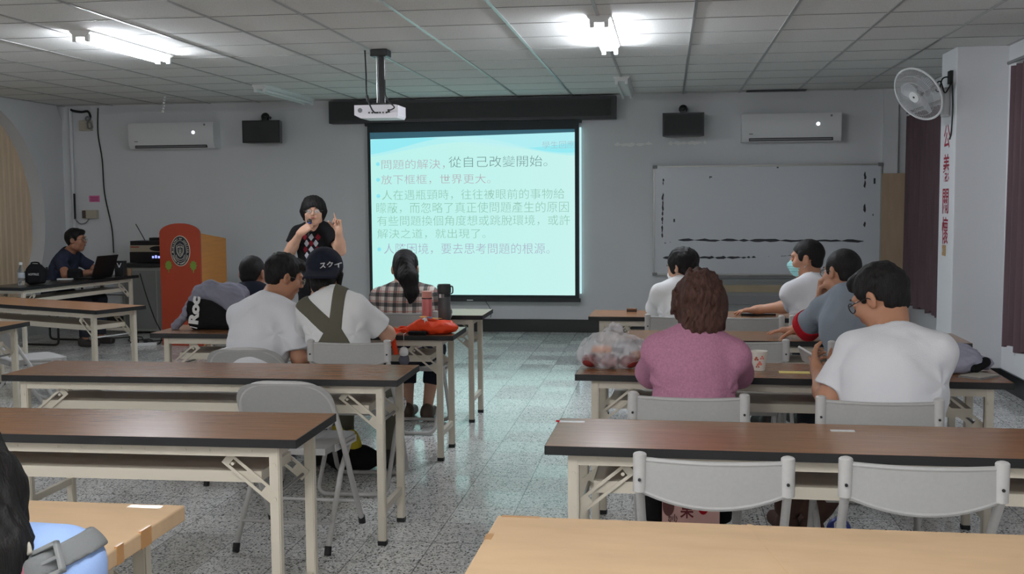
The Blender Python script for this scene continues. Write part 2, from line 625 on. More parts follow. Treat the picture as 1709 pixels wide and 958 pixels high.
# window behind the opening: pane in a frame
bm = B()
circ = [(WC[0] + 1.32 * math.cos(k * math.pi / 24), WC[1] + 1.32 * math.sin(k * math.pi / 24)) for k in range(48)]
prism(bm, [(y, max(z, .02)) for y, z in circ], (-.01, 0, 0), (XL - .24, 0, 0), (0, 1, 0), (0, 0, 1))
M_night = mat('dusky window glass', (60, 62, 66), .1)
o = struct('window_1', bm, M_night)
# pillar on the right wall, and the shallow pier in the front right corner
bm = B(); box2(bm, (2.2, 8.95, 0), (XR + .01, 9.42, H)); struct('wall_pillar', bm, M_wallside, bevel=.006)
bm = B(); box2(bm, (2.27, 12.2, 0), (2.42, YF + .01, H)); struct('trim_3', bm, M_wall)
M_ply = mat('tan plywood', (172, 148, 122), .6, noise=(3, .06, (6, 6, 1)))
bm = B(); box2(bm, (2.26, 12.17, .02), (2.5, 12.198, 1.74)); tag(obj('plywood_panel', bm, M_ply), 'tan plywood strip on the front wall beside the right curtain', 'panel')
# ceiling grid
bm = B()
x = .165 - .602 * 12
while x < XR:
    box2(bm, (x - .010, YB, H - .006), (x + .010, YF, H - .0005)); x += .602
struct('trim_1', bm, M_tbar)
bm = B()
y = 8.461 - .604 * 20
while y < YF:
    box2(bm, (XL, y - .004, H - .003), (XR, y + .004, H - .0003)); y += .604
struct('trim_2', bm, M_tbar2)
# baseboards
for nm, a, b in (('baseboard_front', (XL, YF - .015, 0), (2.26, YF + .001, .145)), ('baseboard_right', (XR - .015, YB, 0), (XR + .001, 8.95, .145)),
                 ('baseboard_left', (XL - .001, YB, 0), (XL + .015, 8.9, .145))):
    bm = B(); box2(bm, a, b); struct(nm, bm, M_base)
bm = B()
box2(bm, (2.185, 8.935, 0), (XR, 8.95, .145)); box2(bm, (2.185, 8.935, 0), (2.2, 9.43, .145)); box2(bm, (2.185, 9.42, 0), (XR, 9.435, .145))
struct('baseboard_pillar', bm, M_base)
bm = B(); box2(bm, (XR - .015, 9.435, 0), (XR + .001, YF, .145)); struct('baseboard_far', bm, M_base)
# vertical blinds filling the round opening
M_blind = mat('tan vertical blind', (214, 190, 160), .7, noise=(3, .05, (1, 8, 1)))
bm = B()
y = WC[0] - WR + .02
while y < WC[0] + WR - .03:
    hw = .062
    z = math.sqrt(max(.01, (WR + .03) ** 2 - (y + hw - WC[0]) ** 2))
    prism(bm, [(-hw, 0), (0, .012), (hw, 0), (hw, .002), (0, .014), (-hw, .002)], (0, 0, 2 * z), (XL - .17, y + hw, max(.01, WC[1] - z)), (.22, .975, 0), (.975, -.22, 0))
    y += .105
tag(obj('vertical_blinds', bm, M_blind), 'tan vertical blinds closed across the round window in the left wall', 'blinds')
# cable trunking along the top of the front wall, left of the screen
bm = B(); box2(bm, (-6.62, YF - .018, 2.535), (-3.9, YF + .001, 2.555)); struct('trim_4', bm, M_wall)

# ------------------------------------------------------------------ fluorescent fittings
M_tube = mat('lit fluorescent tube', (234, 240, 249), .3, emit=TUBE_POWER)
M_tuberear = mat('lit rear tube', (240, 241, 243), .3, emit=REAR_POWER)
M_tubeoff = mat('unlit tube', (226, 228, 226), .3)
M_fix = mat('white enamel fitting', (222, 222, 220), .35)
def fitting(label, x, y, ln, tm, group=None, w=.15):
    t = thing('fluorescent_light', label, 'ceiling light', (x, y, H), group=group)
    bm = B()
    prism(bm, [(-w / 2, 0), (-w / 2, -.012), (-.035, -.045), (.035, -.045), (w / 2, -.012), (w / 2, 0)], (0, ln, 0), (0, -ln / 2, 0), (1, 0, 0), (0, 0, 1))
    obj('housing', bm, M_fix, t)
    for s in (-1, 1):
        bm = B(); cyl(bm, (s * .045, -ln / 2 + .04, -.052), (s * .045, ln / 2 - .04, -.052), .0135, seg=12)
        obj('tube', bm, tm, t, smooth=True)
        for e in (-1, 1):
            bm = B(); box(bm, (s * .045, e * (ln / 2 - .022), -.045), (.03, .03, .06)); obj('lamp_holder', bm, M_fix, t, bevel=.004)
    return t
fitting('lit fluorescent ceiling light over the left side, in front of the round window', -3.9, 7.62, 1.26, M_tube)
fitting('lit fluorescent ceiling light right of the projector', -.43, 7.7, 1.36, M_tube)
fitting('unlit fluorescent ceiling light above the left black wall speaker', -3.97, 11.2, 1.5, M_tubeoff)
fitting('unlit fluorescent ceiling light just right of the screen housing', -.43, 11.2, 1.5, M_tubeoff)
for x in (-3.9, -.43):
    for y in (1.0, -2.2):
        fitting('lit fluorescent ceiling light over the rear rows', x, y, 1.26, M_tuberear, 'rear ceiling lights')
# ------------------------------------------------------------------ folding tables
TW, TD, TH = 1.78, .44, .72
def slotted(bm, a, b, w=.044, th=.004, n=(0, 1, 0), slot=True):
    """flat brace from a to b with a long slot, plate normal n"""
    a, b, n = Vector(a), Vector(b), Vector(n)
    d = (b - a).normalized()
    u = n.cross(d).normalized()
    Lh = (b - a).length
    R = Matrix((d, u, n)).transposed()
    m = (a + b) / 2
    for s in (-1, 1):
        box(bm, m + u * s * (w / 2 - .005), (Lh, .010, th), R)
    box(bm, a + d * Lh * .12, (Lh * .24, w - .016, th), R)
    box(bm, b - d * .012, (.024, w - .016, th), R)
def make_table(label, loc, rz=0, top='wood', group=None, frame=None):
    fm = frame or M_cream
    t = thing('folding_table', label, 'table', loc, rz, group)
    tm = {'wood': M_wood, 'black': M_blacktop, 'card': M_wood}[top]
    bm = B(); box2(bm, (-TW / 2 + .002, -TD / 2 + .002, TH - .027), (TW / 2 - .002, TD / 2 - .002, TH)); obj('table_top', bm, tm, t)
    bm = B()
    for s in (-1, 1):
        box2(bm, (-TW / 2, s * TD / 2, TH - .028), (TW / 2, s * (TD / 2 - .003), TH - .0005))
        box2(bm, (s * TW / 2, -TD / 2, TH - .028), (s * (TW / 2 - .003), TD / 2, TH - .0005))
    obj('edge_band', bm, M_black, t)
    if top == 'card':
        bm = B(); box2(bm, (-TW / 2 - .006, -TD / 2 - .006, TH - .034), (TW / 2 + .006, TD / 2 + .006, TH + .005))
        o = obj('cardboard_cover', bm, M_card, t, bevel=.004); o['label'] = 'brown cardboard cover taped over the top'
    lx, ly = TW / 2 - .085, TD / 2 - .045
    bm = B()
    for s in (-1, 1):
        box2(bm, (-lx - .01, s * ly - .014, TH - .064), (lx + .01, s * ly + .014, TH - .028))
        box2(bm, (s * lx - .014, -ly, TH - .062), (s * lx + .014, ly, TH - .03))
        for k in range(-3, 4):
            cyl(bm, (k * .22 + .07 * s, -ly - .0145, TH - .046), (k * .22 + .07 * s, -ly - .017, TH - .046), .004, seg=8)
    obj('frame', bm, fm, t)
    for sx in (-1, 1):
        for sy in (-1, 1):
            bm = B()
            box2(bm, (sx * lx - .017, sy * ly - .017, .016), (sx * lx + .017, sy * ly + .017, TH - .0285))
            bmesh.ops.bevel(bm, geom=bm.edges[:], offset=.004, segments=2, affect='EDGES')
            for z in (TH - .09, TH - .20):
                cyl(bm, (sx * lx, sy * (ly + .016), z), (sx * lx, sy * (ly + .0205), z), .007, seg=10)
            lg = obj('leg', bm, fm, t)
            bm = B(); box2(bm, (sx * lx - .0185, sy * ly - .0185, 0), (sx * lx + .0185, sy * ly + .0185, .02)); obj('foot_cap', bm, M_black, lg, bevel=.002)
            bm = B()
            slotted(bm, (sx * (lx - .01), sy * (ly - .021), TH - .21), (sx * (lx - .175), sy * (ly - .021), TH - .075), n=(0, 1, 0))
            cyl(bm, (sx * (lx - .15), sy * (ly - .026), TH - .095), (sx * (lx - .15), sy * (ly - .012), TH - .095), .006, seg=8)
            obj('brace', bm, fm, t)
        bm = B(); box2(bm, (sx * lx - .011, -ly + .015, .135), (sx * lx + .011, ly - .015, .165)); obj('crossbar', bm, fm, t)
        bm = B(); cyl(bm, (sx * (lx - .02), -ly + .02, TH - .205), (sx * (lx - .02), ly - .02, TH - .205), .006, seg=8); obj('brace_rod', bm, M_steel, t)
    bm = B()
    sz = TH - .125
    sxx, syy = lx - .06, ly - .03
    box2(bm, (-sxx, -syy, sz), (sxx, syy, sz + .003))
    for s in (-1, 1):
        box2(bm, (-sxx, s * syy - .0015, sz - .034), (sxx, s * syy + .0015, sz + .003))
        box2(bm, (s * sxx - .0015, -syy, sz - .03), (s * sxx + .0015, syy, sz + .003))
    obj('shelf', bm, fm, t)
    return t
M_blacktop = mat('black laminate', (30, 29, 30), .3)
XLT = -1.155 - TW / 2      # left column centre: its right ends line up along the aisle
G = 'folding tables in rows'
TABLES = [
    ('cardboard-covered table at the bottom left beside the person with the blue backpack', XLT - .02, 2.285, 0, 'card'),
    ('walnut folding table in the left column, second row from the camera, nearest uncovered one', XLT, 3.49, .012, 'wood'),
    ('walnut folding table in the left column directly behind the two chairs of the white-shirted pair', XLT + .035, 4.66, .012, 'wood'),
    ('folding table carrying the grey jacket and the orange bag', -1.185 - TW / 2, 6.2, .012, 'wood'),
    ('front left folding table, its end lit by the screen behind the two tumblers', -1.2 - TW / 2, 7.31, 0, 'wood'),
    ('cardboard-covered table at the bottom right corner of the picture', -.39 + TW / 2, 2.275, -.012, 'card'),
    ('walnut folding table behind the chairs of the pink sweater and big white shirt', -.365 + TW / 2, 3.49, -.015, 'wood'),
    ('folding table with the plastic bag, paper cup and yellow paper on it', -.385 + TW / 2, 4.875, -.035, 'wood'),
    ('folding table where the man in grey leans on his elbow', -.22 + TW / 2, 6.12, -.01, 'wood'),
    ('front right folding table below the whiteboard', -.50 + TW / 2, 7.28, -.02, 'wood'),
    ('walnut folding table standing askew at the far left in front of the black-topped ones', -4.72, 7.78, -.40, 'wood'),
    ('folding table at the left picture edge of which only one corner shows', -4.05 - TW / 2, 6.3, 0, 'wood'),
    ('black-topped folding table holding the laptop', -5.885, 10.11, 1.43, 'black'),
]
for lb, x, y, rz, top in TABLES:
    make_table(lb, (x, y, 0), rz, top, G)

# ------------------------------------------------------------------ steel folding chairs; local +y is the way the sitter faces
def plate(bm, outline, y0, th, bow=0, w=.4):
    """vertical plate from an x,z outline, bowed backwards"""
    prism(bm, outline, (0, th, 0), (0, y0, 0), (1, 0, 0), (0, 0, 1))
def seat_mesh(bm, w=.39, y0=-.17, y1=.21, z=.425):
    pts = rounded([(-w / 2 + .03, y0, 0), (-w / 2, y1 - .1, 0), (-w / 2, y1, 0), (w / 2, y1, 0), (w / 2, y1 - .1, 0), (w / 2 - .03, y0, 0)], .05, 4)
    prism(bm, [(p.x, p.y) for p in pts], (0, 0, -.028), (0, 0, z), (1, 0, 0), (0, 1, 0))
def round_chair(label, loc, rz=0, group=None):
    """the type whose tube runs round the top of the back"""
    t = thing('folding_chair', label, 'chair', loc, rz, group)
    w = .215
    yb, yf = -.22, .20     # back top, front foot
    def P(s, z):           # the back/front-leg tube is one raked plane
        q = max(0.0, (.71 - z) / .70)
        return Vector((s * (w - .02 * (z > .70)), yb + (yf - yb) * q ** 1.15, z))
    path = [P(-1, .02), P(-1, .25), P(-1, .45), P(-1, .71), P(1, .71), P(1, .45), P(1, .25), P(1, .02)]
    bm = B(); tube(bm, rounded(path, .14, 10), .0125, 10); obj('back_frame', bm, M_chair, t, smooth=True)
    bm = B()
    y5 = lambda z: P(1, min(z, .71)).y
    pts = rounded([(-w, .50, 0), (-w, .71, 0), (w, .71, 0), (w, .50, 0), (0, .485, 0)], .13, 9)
    o0 = [Vector((p.x, y5(p.y), p.y)) for p in pts]
    a = [bm.verts.new(v + Vector((0, -.004 - .012 * (1 - (v.x / w) ** 2), 0))) for v in o0]
    b = [bm.verts.new(v.co + Vector((0, .006, 0))) for v in a]
    ca = bm.verts.new((0, y5(.60) - .018, .60)); cb = bm.verts.new((0, y5(.60) - .012, .60))
    n = len(a)
    for i in range(n):
        j = (i + 1) % n
        bm.faces.new((a[i], a[j], ca)); bm.faces.new((b[j], b[i], cb)); bm.faces.new((a[i], b[i], b[j], a[j]))
    obj('backrest', bm, M_chairpanel, t, smooth=True)
    bm = B(); seat_mesh(bm); obj('seat', bm, M_chairpanel, t, bevel=.006)
    for s in (-1, 1):
        bm = B(); tube(bm, [(s * .19, .12, .41), (s * .195, -.05, .30), (s * .20, -.27, .02)], .0115, 10)
        lg = obj('leg', bm, M_chair, t, smooth=True)
        bm = B(); cyl(bm, (s * .2, -.275, 0), (s * .2, -.262, .035), .015); obj('foot_cap', bm, M_black, lg)
        bm = B(); cyl(bm, (s * w, yf, 0), (s * w, yf - .012, .035), .016); obj('foot_cap', bm, M_black, t)
        bm = B(); slotted(bm, (s * .197, -.13, .42), (s * .205, .16, .405), .03, .004, (1, 0, 0)); obj('hinge_plate', bm, M_chair, t)
    bm = B(); tube(bm, [(-.2, -.205, .115), (.2, -.205, .115)], .0075, 8); obj('stretcher', bm, M_chair, t)
    bm = B(); tube(bm, [(-w, .135, .12), (w, .135, .12)], .0075, 8); obj('stretcher', bm, M_chair, t)
    return t
def post_chair(label, loc, rz=0, group=None):
    """the type with two capped posts and a curved panel between them, on sled feet"""
    t = thing('folding_chair', label, 'chair', loc, rz, group)
    w = .193
    for s in (-1, 1):
        bm = B()
        tube(bm, [(s * w, -.248, .685), (s * w, -.250, .73), (s * w, -.252, .785)], .0185, 14)
        ball(bm, (s * w, -.252, .785), (.0185, .0185, .008), 14)
        for z in (.72,):
            cyl(bm, (s * w, -.266, z), (s * w, -.272, z), .0045, seg=8, mi=1)
        obj('post', bm, [M_chair, M_dark], t, smooth=True)
    bm = B()
    N = 16
    rows = []
    for k in range(N + 1):
        x = -w + 2 * w * k / N
        q = 1 - (x / w) ** 2
        top = .772 - .004 * q
        bot = .69 - .04 * q
        y = -.25 - .02 * q
        rows.append([bm.verts.new((x, y + .018 * (1 - zz) * .0 + d, top + (bot - top) * zz)) for zz in (0, .06, .5, .94, 1) for d in (0,)])
    for a, b in zip(rows, rows[1:]):
        for i in range(4): bm.faces.new((a[i], b[i], b[i + 1], a[i + 1]))
    edges_ = [[rows[k][i].co.copy() for k in range(N + 1)] for i in (0, 4)]
    thicken(bm, .006)
    for pp in edges_: tube(bm, pp, .008, 8)
    obj('backrest', bm, M_chairpanel, t, smooth=True)
    # front loop: from the posts down and forward to a sled bar
    def sled(name, top, foot, z1, wd, r=.0125):
        pts = [(-w, *top), (-wd, *z1), (-wd, *foot), (wd, *foot), (wd, *z1), (w, *top)]
        bm = B(); tube(bm, rounded(pts, .06, 6), r, 10); obj(name, bm, M_chair, t, smooth=True)
    sled('front_leg_loop', (-.248, .69), (.20, .014), (-.02, .40), .19)
    sled('rear_leg_loop', (.12, .40), (-.245, .014), (.0, .30), .175, .0115)
    bm = B(); seat_mesh(bm, .38); obj('seat', bm, M_chairpanel, t, bevel=.006)
    for s in (-1, 1):
        bm = B(); slotted(bm, (s * .197, -.15, .425), (s * .197, .15, .405), .03, .004, (1, 0, 0)); obj('hinge_plate', bm, M_chair, t)
    return t
GC = 'steel folding chairs'
ra = round_chair('empty round-backed folding chair behind the nearest uncovered left table', (-1.595, 4.60, 0), .0, GC)
dup(ra, 'round-backed folding chair under the man in the big white T-shirt, left group', (-2.17, 5.62, 0), 0, GC)
dup(ra, 'folding chair at the left edge turned sideways by the corner table', (-4.35, 6.95, 0), -.7, GC)
dup(ra, 'folding chair under the man in navy at the front left table', (-2.66, 6.78, 0), 0, GC)
pa = post_chair('folding chair under the person with the navy cap', (-1.56, 5.47, 0), .03, GC)
for lb, x, y, rz in (
    ('folding chair under the woman in the plaid shirt', -1.62, 6.93, 0),
    ('empty folding chair pushed to the table in the bottom right, left one of the two', .13, 3.165, -.03),
    ('empty folding chair pushed to the table in the bottom right, right one of the two', .665, 3.17, -.03),
    ('folding chair behind the woman in the pink sweater', .08, 4.11, -.02),
    ('folding chair behind the man in the big white T-shirt on the right', .725, 4.09, -.03),
    ('empty folding chair in front of the paper cup', .385, 5.67, -.03),
    ('folding chair under the man in the grey shirt', .98, 5.62, -.03),
    ('folding chair under the masked woman below the whiteboard', .08, 6.82, 0),
    ('folding chair under the masked man in the white shirt', .92, 6.82, 0),
    ('empty folding chair between the two masked people at the front right table', .47, 6.80, 0),
):
    dup(pa, lb, (x, y, 0), rz, GC)
dup(ra, 'folding chair under the person with long dark hair at the bottom left', (-1.24, 1.60, 0), 0, GC)
# dark-framed chair of the man at the laptop table
t = thing('office_chair', 'black-framed chair of the man at the laptop', 'chair', (-6.42, 10.78, 0), -1.65)
bm = B(); box2(bm, (-.21, -.2, .42), (.21, .2, .46)); obj('seat', bm, M_dark, t, bevel=.015)
for s in (-1, 1):
    bm = B(); tube(bm, rounded([(s * .22, -.22, .80), (s * .22, -.21, .02), (s * .22, .2, .02), (s * .22, .2, .62), (s * .22, -.2, .62)], .05), .012, 8); obj('side_frame', bm, M_blackgloss, t, smooth=True)
bm = B(); box2(bm, (-.21, -.235, .56), (.21, -.21, .78)); obj('backrest', bm, M_dark, t, bevel=.01)
# ------------------------------------------------------------------ projection screen with its housing
t = thing('screen_housing', 'long dark housing box above the projection screen on the front wall', 'screen housing', (-2.17, YF, 2.36))
bm = B()
box2(bm, (-1.615, -.15, 0), (1.615, 0, .25))
M_grille = mat('dark perforated panel', (46, 46, 46), .6, bump=(400, .4))
M_hous = mat('dark housing', (40, 41, 42), .45)
obj('box', bm, M_hous, t, bevel=.003)
bm = B(); box2(bm, (-1.56, -.154, .035), (1.56, -.149, .215)); obj('perforated_panel', bm, M_grille, t)
SY = YF - .10     # plane of the screen cloth
t = thing('projection_screen', 'lit pull-down projection screen showing a pale cyan slide of Chinese text', 'projection screen', (-2.16, SY, .38))
M_screenblack = mat('black screen border', (20, 30, 34), .6)
sw, sh = 2.39, 1.975      # cloth size
bm = B(); cyl(bm, (-sw / 2 - .03, .03, sh), (sw / 2 + .03, .03, sh), .03); obj('roller', bm, M_dark, t, smooth=True)
bm = B(); box2(bm, (-sw / 2, 0, .0), (sw / 2, .004, sh)); obj('border', bm, M_screenblack, t)
bm = B(); box2(bm, (-sw / 2 - .01, -.012, -.03), (sw / 2 + .015, .016, .012)); obj('bottom_bar', bm, M_dark, t, bevel=.004)
bm = B(); box2(bm, (-.07, -.016, -.018), (.0, -.012, -.008)); obj('pull_tab', bm, M_white, t)
# picture: slightly skewed quad, corners taken from the place
x0, x1 = -sw / 2 + .035, sw / 2 - .045
zb, zt0, zt1 = .045, 1.80, 1.845
M_slide = bpy.data.materials.new('projected slide')
M_slide.use_nodes = True
nt = M_slide.node_tree
nt.nodes.clear()
N, L = nt.nodes.new, nt.links.new
out = N('ShaderNodeOutputMaterial'); em = N('ShaderNodeEmission'); L(em.outputs[0], out.inputs[0])
em.inputs[1].default_value = SCREEN_POWER
tc = N('ShaderNodeTexCoord'); sp = N('ShaderNodeSeparateXYZ'); L(tc.outputs['Object'], sp.inputs[0])
X, Z = sp.outputs[0], sp.outputs[2]
def wave(x0, amp, freq, base, ph):
    return mth('ADD', mth('MULTIPLY', mth('SINE', mth('ADD', mth('MULTIPLY', X, freq, nt), ph, nt), None, nt), amp, nt), base, nt)
def above(zc, soft):
    n = nt.nodes.new('ShaderNodeMapRange')
    nt.links.new(mth('SUBTRACT', Z, zc, nt), n.inputs[0])
    n.inputs[1].default_value = 0; n.inputs[2].default_value = soft
    return n.outputs[0]
base = mixc(mth('MULTIPLY', mth('ADD', X, 1.2, nt), .35, nt), lin(196, 254, 247), lin(212, 254, 250), nt)
c1 = mixc(above(wave(0, .10, 2.6, 1.71, 1.9), .02), base, lin(160, 247, 253), nt)
c2 = mixc(above(wave(0, .085, 2.3, 1.665, 1.75), .01), base, lin(187, 251, 253), nt)
c2 = mixc(above(wave(0, .10, 2.6, 1.715, 1.9), .012), c2, lin(158, 245, 254), nt)
c3 = mixc(mth('MULTIPLY', above(wave(0, -.07, 2.4, 1.745, .2), .01), .6, nt), c2, lin(200, 252, 255), nt)
L(c3, em.inputs[0])
bm = B()
vs = [bm.verts.new(p) for p in ((x0, -.002, zb), (x1, -.002, zb), (x1, -.002, zt1), (x0, -.002, zt0))]
bm.faces.new(vs); obj('slide', bm, M_slide, t)
# stray projector light on the top border
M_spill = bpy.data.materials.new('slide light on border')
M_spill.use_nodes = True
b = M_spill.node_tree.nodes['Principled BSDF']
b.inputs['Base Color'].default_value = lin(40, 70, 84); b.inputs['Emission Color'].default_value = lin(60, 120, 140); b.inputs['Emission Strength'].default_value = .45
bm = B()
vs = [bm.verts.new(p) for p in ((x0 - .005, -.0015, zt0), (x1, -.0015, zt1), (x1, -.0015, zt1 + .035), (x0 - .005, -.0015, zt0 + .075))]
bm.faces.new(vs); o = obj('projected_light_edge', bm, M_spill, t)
def emis(name, rgb, s):
    m = bpy.data.materials.new(name); m.use_nodes = True; n = m.node_tree; n.nodes.clear()
    o_, e_ = n.nodes.new('ShaderNodeOutputMaterial'), n.nodes.new('ShaderNodeEmission')
    e_.inputs[0].default_value = lin(*rgb); e_.inputs[1].default_value = s
    n.links.new(e_.outputs[0], o_.inputs[0]); return m
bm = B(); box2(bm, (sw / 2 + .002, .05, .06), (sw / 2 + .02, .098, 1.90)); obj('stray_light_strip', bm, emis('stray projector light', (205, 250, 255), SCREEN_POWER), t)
T_rose, T_dk, T_grn, T_pur = emis('rose text', (188, 176, 186), SCREEN_POWER), emis('grey text', (118, 152, 152), SCREEN_POWER), emis('green text', (152, 204, 184), SCREEN_POWER), emis('mauve text', (176, 178, 206), SCREEN_POWER)
T_dot, T_ttl = emis('bullet', (150, 240, 255), SCREEN_POWER), emis('title text', (176, 196, 206), SCREEN_POWER)
def slidepos(px, py):      # pixel position on the slide -> local x, z (slide spans x 617..968, y 230..497)
    r = (px - 613) / (969 - 613)
    return -sw / 2 + r * sw, sh - (py - 207) / (497 - 207) * (sh - .01)
def row(name, s, m, px0, px1, ytop, ybot):
    a, z0 = slidepos(px0, ybot); c, z1 = slidepos(px1, ytop)
    lettering(name, s, .1, m, t, (a, -.004, z0), fit=(c - a, z1 - z0), extrude=.0003, bold=-.0012)
row('slide_text', '問題的解決，', T_rose, 637, 745, 267, 283)
row('slide_text', '從自己改變開始。', T_dk, 752, 917, 263, 281)
row('slide_text', '放下框框，世界更大。', T_rose, 636, 822, 292, 308)
row('slide_text', '人在遇瓶頸時，往往被眼前的事物給', T_grn, 637, 945, 317, 334)
row('slide_text', '矇蔽，而忽略了真正使問題產生的原因', T_grn, 627, 952, 338, 356)
row('slide_text', '有些問題換個角度想或跳脫環境，或許', T_grn, 628, 954, 360, 377)
row('slide_text', '解決之道，就出現了。', T_grn, 628, 813, 382, 398)
row('slide_text', '人際困境，要去思考問題的根源。', T_pur, 639, 920, 406, 424)
row('slide_title', '學生回應', T_ttl, 909, 962, 240, 252)
for py in (274, 300, 327, 416):
    a, z = slidepos(630.5, py)
    bm = B(); cyl(bm, (a, -.0035, z), (a, -.0028, z), .022, seg=20); obj('bullet', bm, T_dot, t)

# ------------------------------------------------------------------ projector on its ceiling mount
t = thing('projector_mount', 'black ceiling mount pole holding the white projector', 'projector mount', (-2.17, 8.3, H))
bm = B(); box2(bm, (-.075, -.07, -.055), (.06, .07, 0)); obj('ceiling_plate', bm, M_blackgloss, t, bevel=.008)
bm = B(); box2(bm, (-.024, -.022, -.42), (.018, .022, -.05)); obj('pole', bm, M_blackgloss, t, bevel=.004)
bm = B(); cyl(bm, (-.034, -.01, -.42), (-.034, -.01, -.05), .005, seg=8); cyl(bm, (.028, -.012, -.42), (.028, -.012, -.05), .004, seg=8); obj('side_rod', bm, M_steel, t)
bm = B(); box2(bm, (-.06, -.05, -.425), (.05, .05, -.405)); obj('bracket', bm, M_blackgloss, t, bevel=.003)
t2 = thing('projector', 'white projector hanging below its black ceiling mount', 'projector', (-2.19, 8.32, 2.105))
M_proj = mat('white projector shell', (226, 222, 226), .4)
bm = B()
prism(bm, [(-.17, 0.025), (-.12, 0), (.16, 0), (.17, .02), (.17, .095), (.15, .10), (-.17, .10)], (0, .25, 0), (0, -.13, 0), (1, 0, 0), (0, 0, 1))
obj('shell', bm, M_proj, t2, bevel=.008)
bm = B()
for k, w in enumerate((.012, .012, .03, .012, .01, .014)):
    x = -.06 + k * .025 + (0.01 if k > 2 else 0)
    box2(bm, (x, -.133, .035), (x + w, -.129, .047))
box2(bm, (.09, -.134, .04), (.108, -.129, .065))
obj('ports', bm, M_blackgloss, t2)
bm = B(); cyl(bm, (-.125, -.132, .06), (-.125, -.1285, .06), .018); obj('vent', bm, M_grey, t2)
bm = B(); cyl(bm, (.04, .115, .05), (.04, .135, .05), .03); obj('lens', bm, M_blackgloss, t2)
bm = B(); tube(bm, smoothpath([(-2.30, 8.3, 2.63), (-2.28, 8.25, 2.45), (-2.26, 8.19, 2.28), (-2.22, 8.16, 2.18), (-2.20, 8.185, 2.145)]), .006, 8); tube(bm, [(-2.258, 8.185, 2.275), (-2.248, 8.18, 2.23)], .012, 8)
tag(obj('projector_cable', bm, M_black, smooth=True), 'black cable dropping from the ceiling to the left back of the projector', 'cable')
bm = B(); tube(bm, smoothpath([(-2.14, 8.27, 2.40), (-2.13, 8.24, 2.29), (-2.08, 8.18, 2.22), (-2.04, 8.16, 2.18), (-2.09, 8.183, 2.158)]), .005, 8)
tag(obj('projector_power_cable', bm, M_black, smooth=True), 'black cable looping from the mount pole to the right back of the projector', 'cable')

# ------------------------------------------------------------------ air conditioners and speakers on the front wall
M_ac = mat('air conditioner shell', (212, 212, 212), .35)
M_led = emis('display light', (235, 240, 255), 3.0)
def ac(label, x, z):
    t = thing('air_conditioner', label, 'air conditioner', (x, YF, z), group='wall air conditioners')
    bm = B()
    prism(bm, [(0, 0), (-.16, .0), (-.20, .05), (-.205, .26), (-.19, .295), (0, .30)], (1.03, 0, 0), (-.515, 0, 0), (0, 1, 0), (0, 0, 1))
    obj('shell', bm, M_ac, t, bevel=.012, smooth=True)
    bm = B(); box2(bm, (-.44, -.192, .008), (.43, -.17, .045)); obj('louver', bm, M_dark, t)
    bm = B(); box2(bm, (-.43, -.196, .016), (.42, -.19, .03)); obj('flap', bm, M_grey, t)
    bm = B(); cyl(bm, (.275, -.2065, .18), (.275, -.203, .18), .02, seg=6); obj('display', bm, M_led, t)
    bm = B(); box2(bm, (-.44, -.207, .078), (-.40, -.2045, .088)); obj('badge', bm, M_grey, t)
    bm = B(); cyl(bm, (.41, -.2065, .265), (.41, -.203, .265), .012); obj('sticker', bm, M_grey, t)
    return t
ac('white wall air conditioner on the left, above the lectern', -5.65, 2.105)
ac('white wall air conditioner on the right, above the whiteboard', 1.30, 2.085)
def speaker(label, x, z):
    t = thing('wall_speaker', label, 'speaker', (x, YF, z), group='black wall speakers')
    bm = B(); prism(bm, [(-.22, -.30), (.22, -.30), (.17, -.08), (-.17, -.08)], (0, 0, .25), (0, 0, 0), (1, 0, 0), (0, 1, 0)); obj('cabinet', bm, M_blackgloss, t, bevel=.008)
    bm = B(); box2(bm, (-.205, -.306, .015), (.205, -.299, .235)); obj('grille', bm, M_grille, t)
    bm = B(); tube(bm, [(0, 0, .30), (0, -.12, .30)], .018, 10); ball(bm, (0, -.15, .30), .048); box2(bm, (-.03, -.19, .24), (.03, -.11, .29)); obj('bracket', bm, M_blackgloss, t, smooth=True)
    return t
speaker('black speaker on the front wall left of the screen', -4.53, 2.15)
speaker('black speaker on the front wall right of the screen', .165, 2.15)

# ------------------------------------------------------------------ whiteboard and the long low cabinet under it
M_wb = mat('whiteboard face', (200, 203, 207), .22)
M_ink = mat('worn black backing', (42, 42, 48), .6)
M_alu = mat('aluminium trim', (170, 170, 165), .4, .7)
t = thing('whiteboard', 'old whiteboard with a worn black rectangle on the front wall', 'whiteboard', (1.055, YF - .06, .66))
bw, bh = 2.40, 1.175
bm = B(); box2(bm, (-bw / 2, 0, 0), (bw / 2, .03, bh)); obj('panel', bm, M_wb, t)
bm = B()
for s in (-1, 1):
    box2(bm, (s * bw / 2 - .008, -.006, 0), (s * bw / 2 + .008, .032, bh))
box2(bm, (-bw / 2, -.006, bh - .008), (bw / 2, .032, bh + .01)); box2(bm, (-bw / 2, -.006, -.01), (bw / 2, .032, .008))
obj('frame', bm, M_alu, t)
for sx in (-1, 1):
    for z in (0, bh):
        bm = B(); box2(bm, (sx * (bw / 2 - .01) - .025, -.01, z - .018), (sx * (bw / 2 - .01) + .025, .032, z + .018)); obj('corner_cap', bm, M_grey, t, bevel=.003)
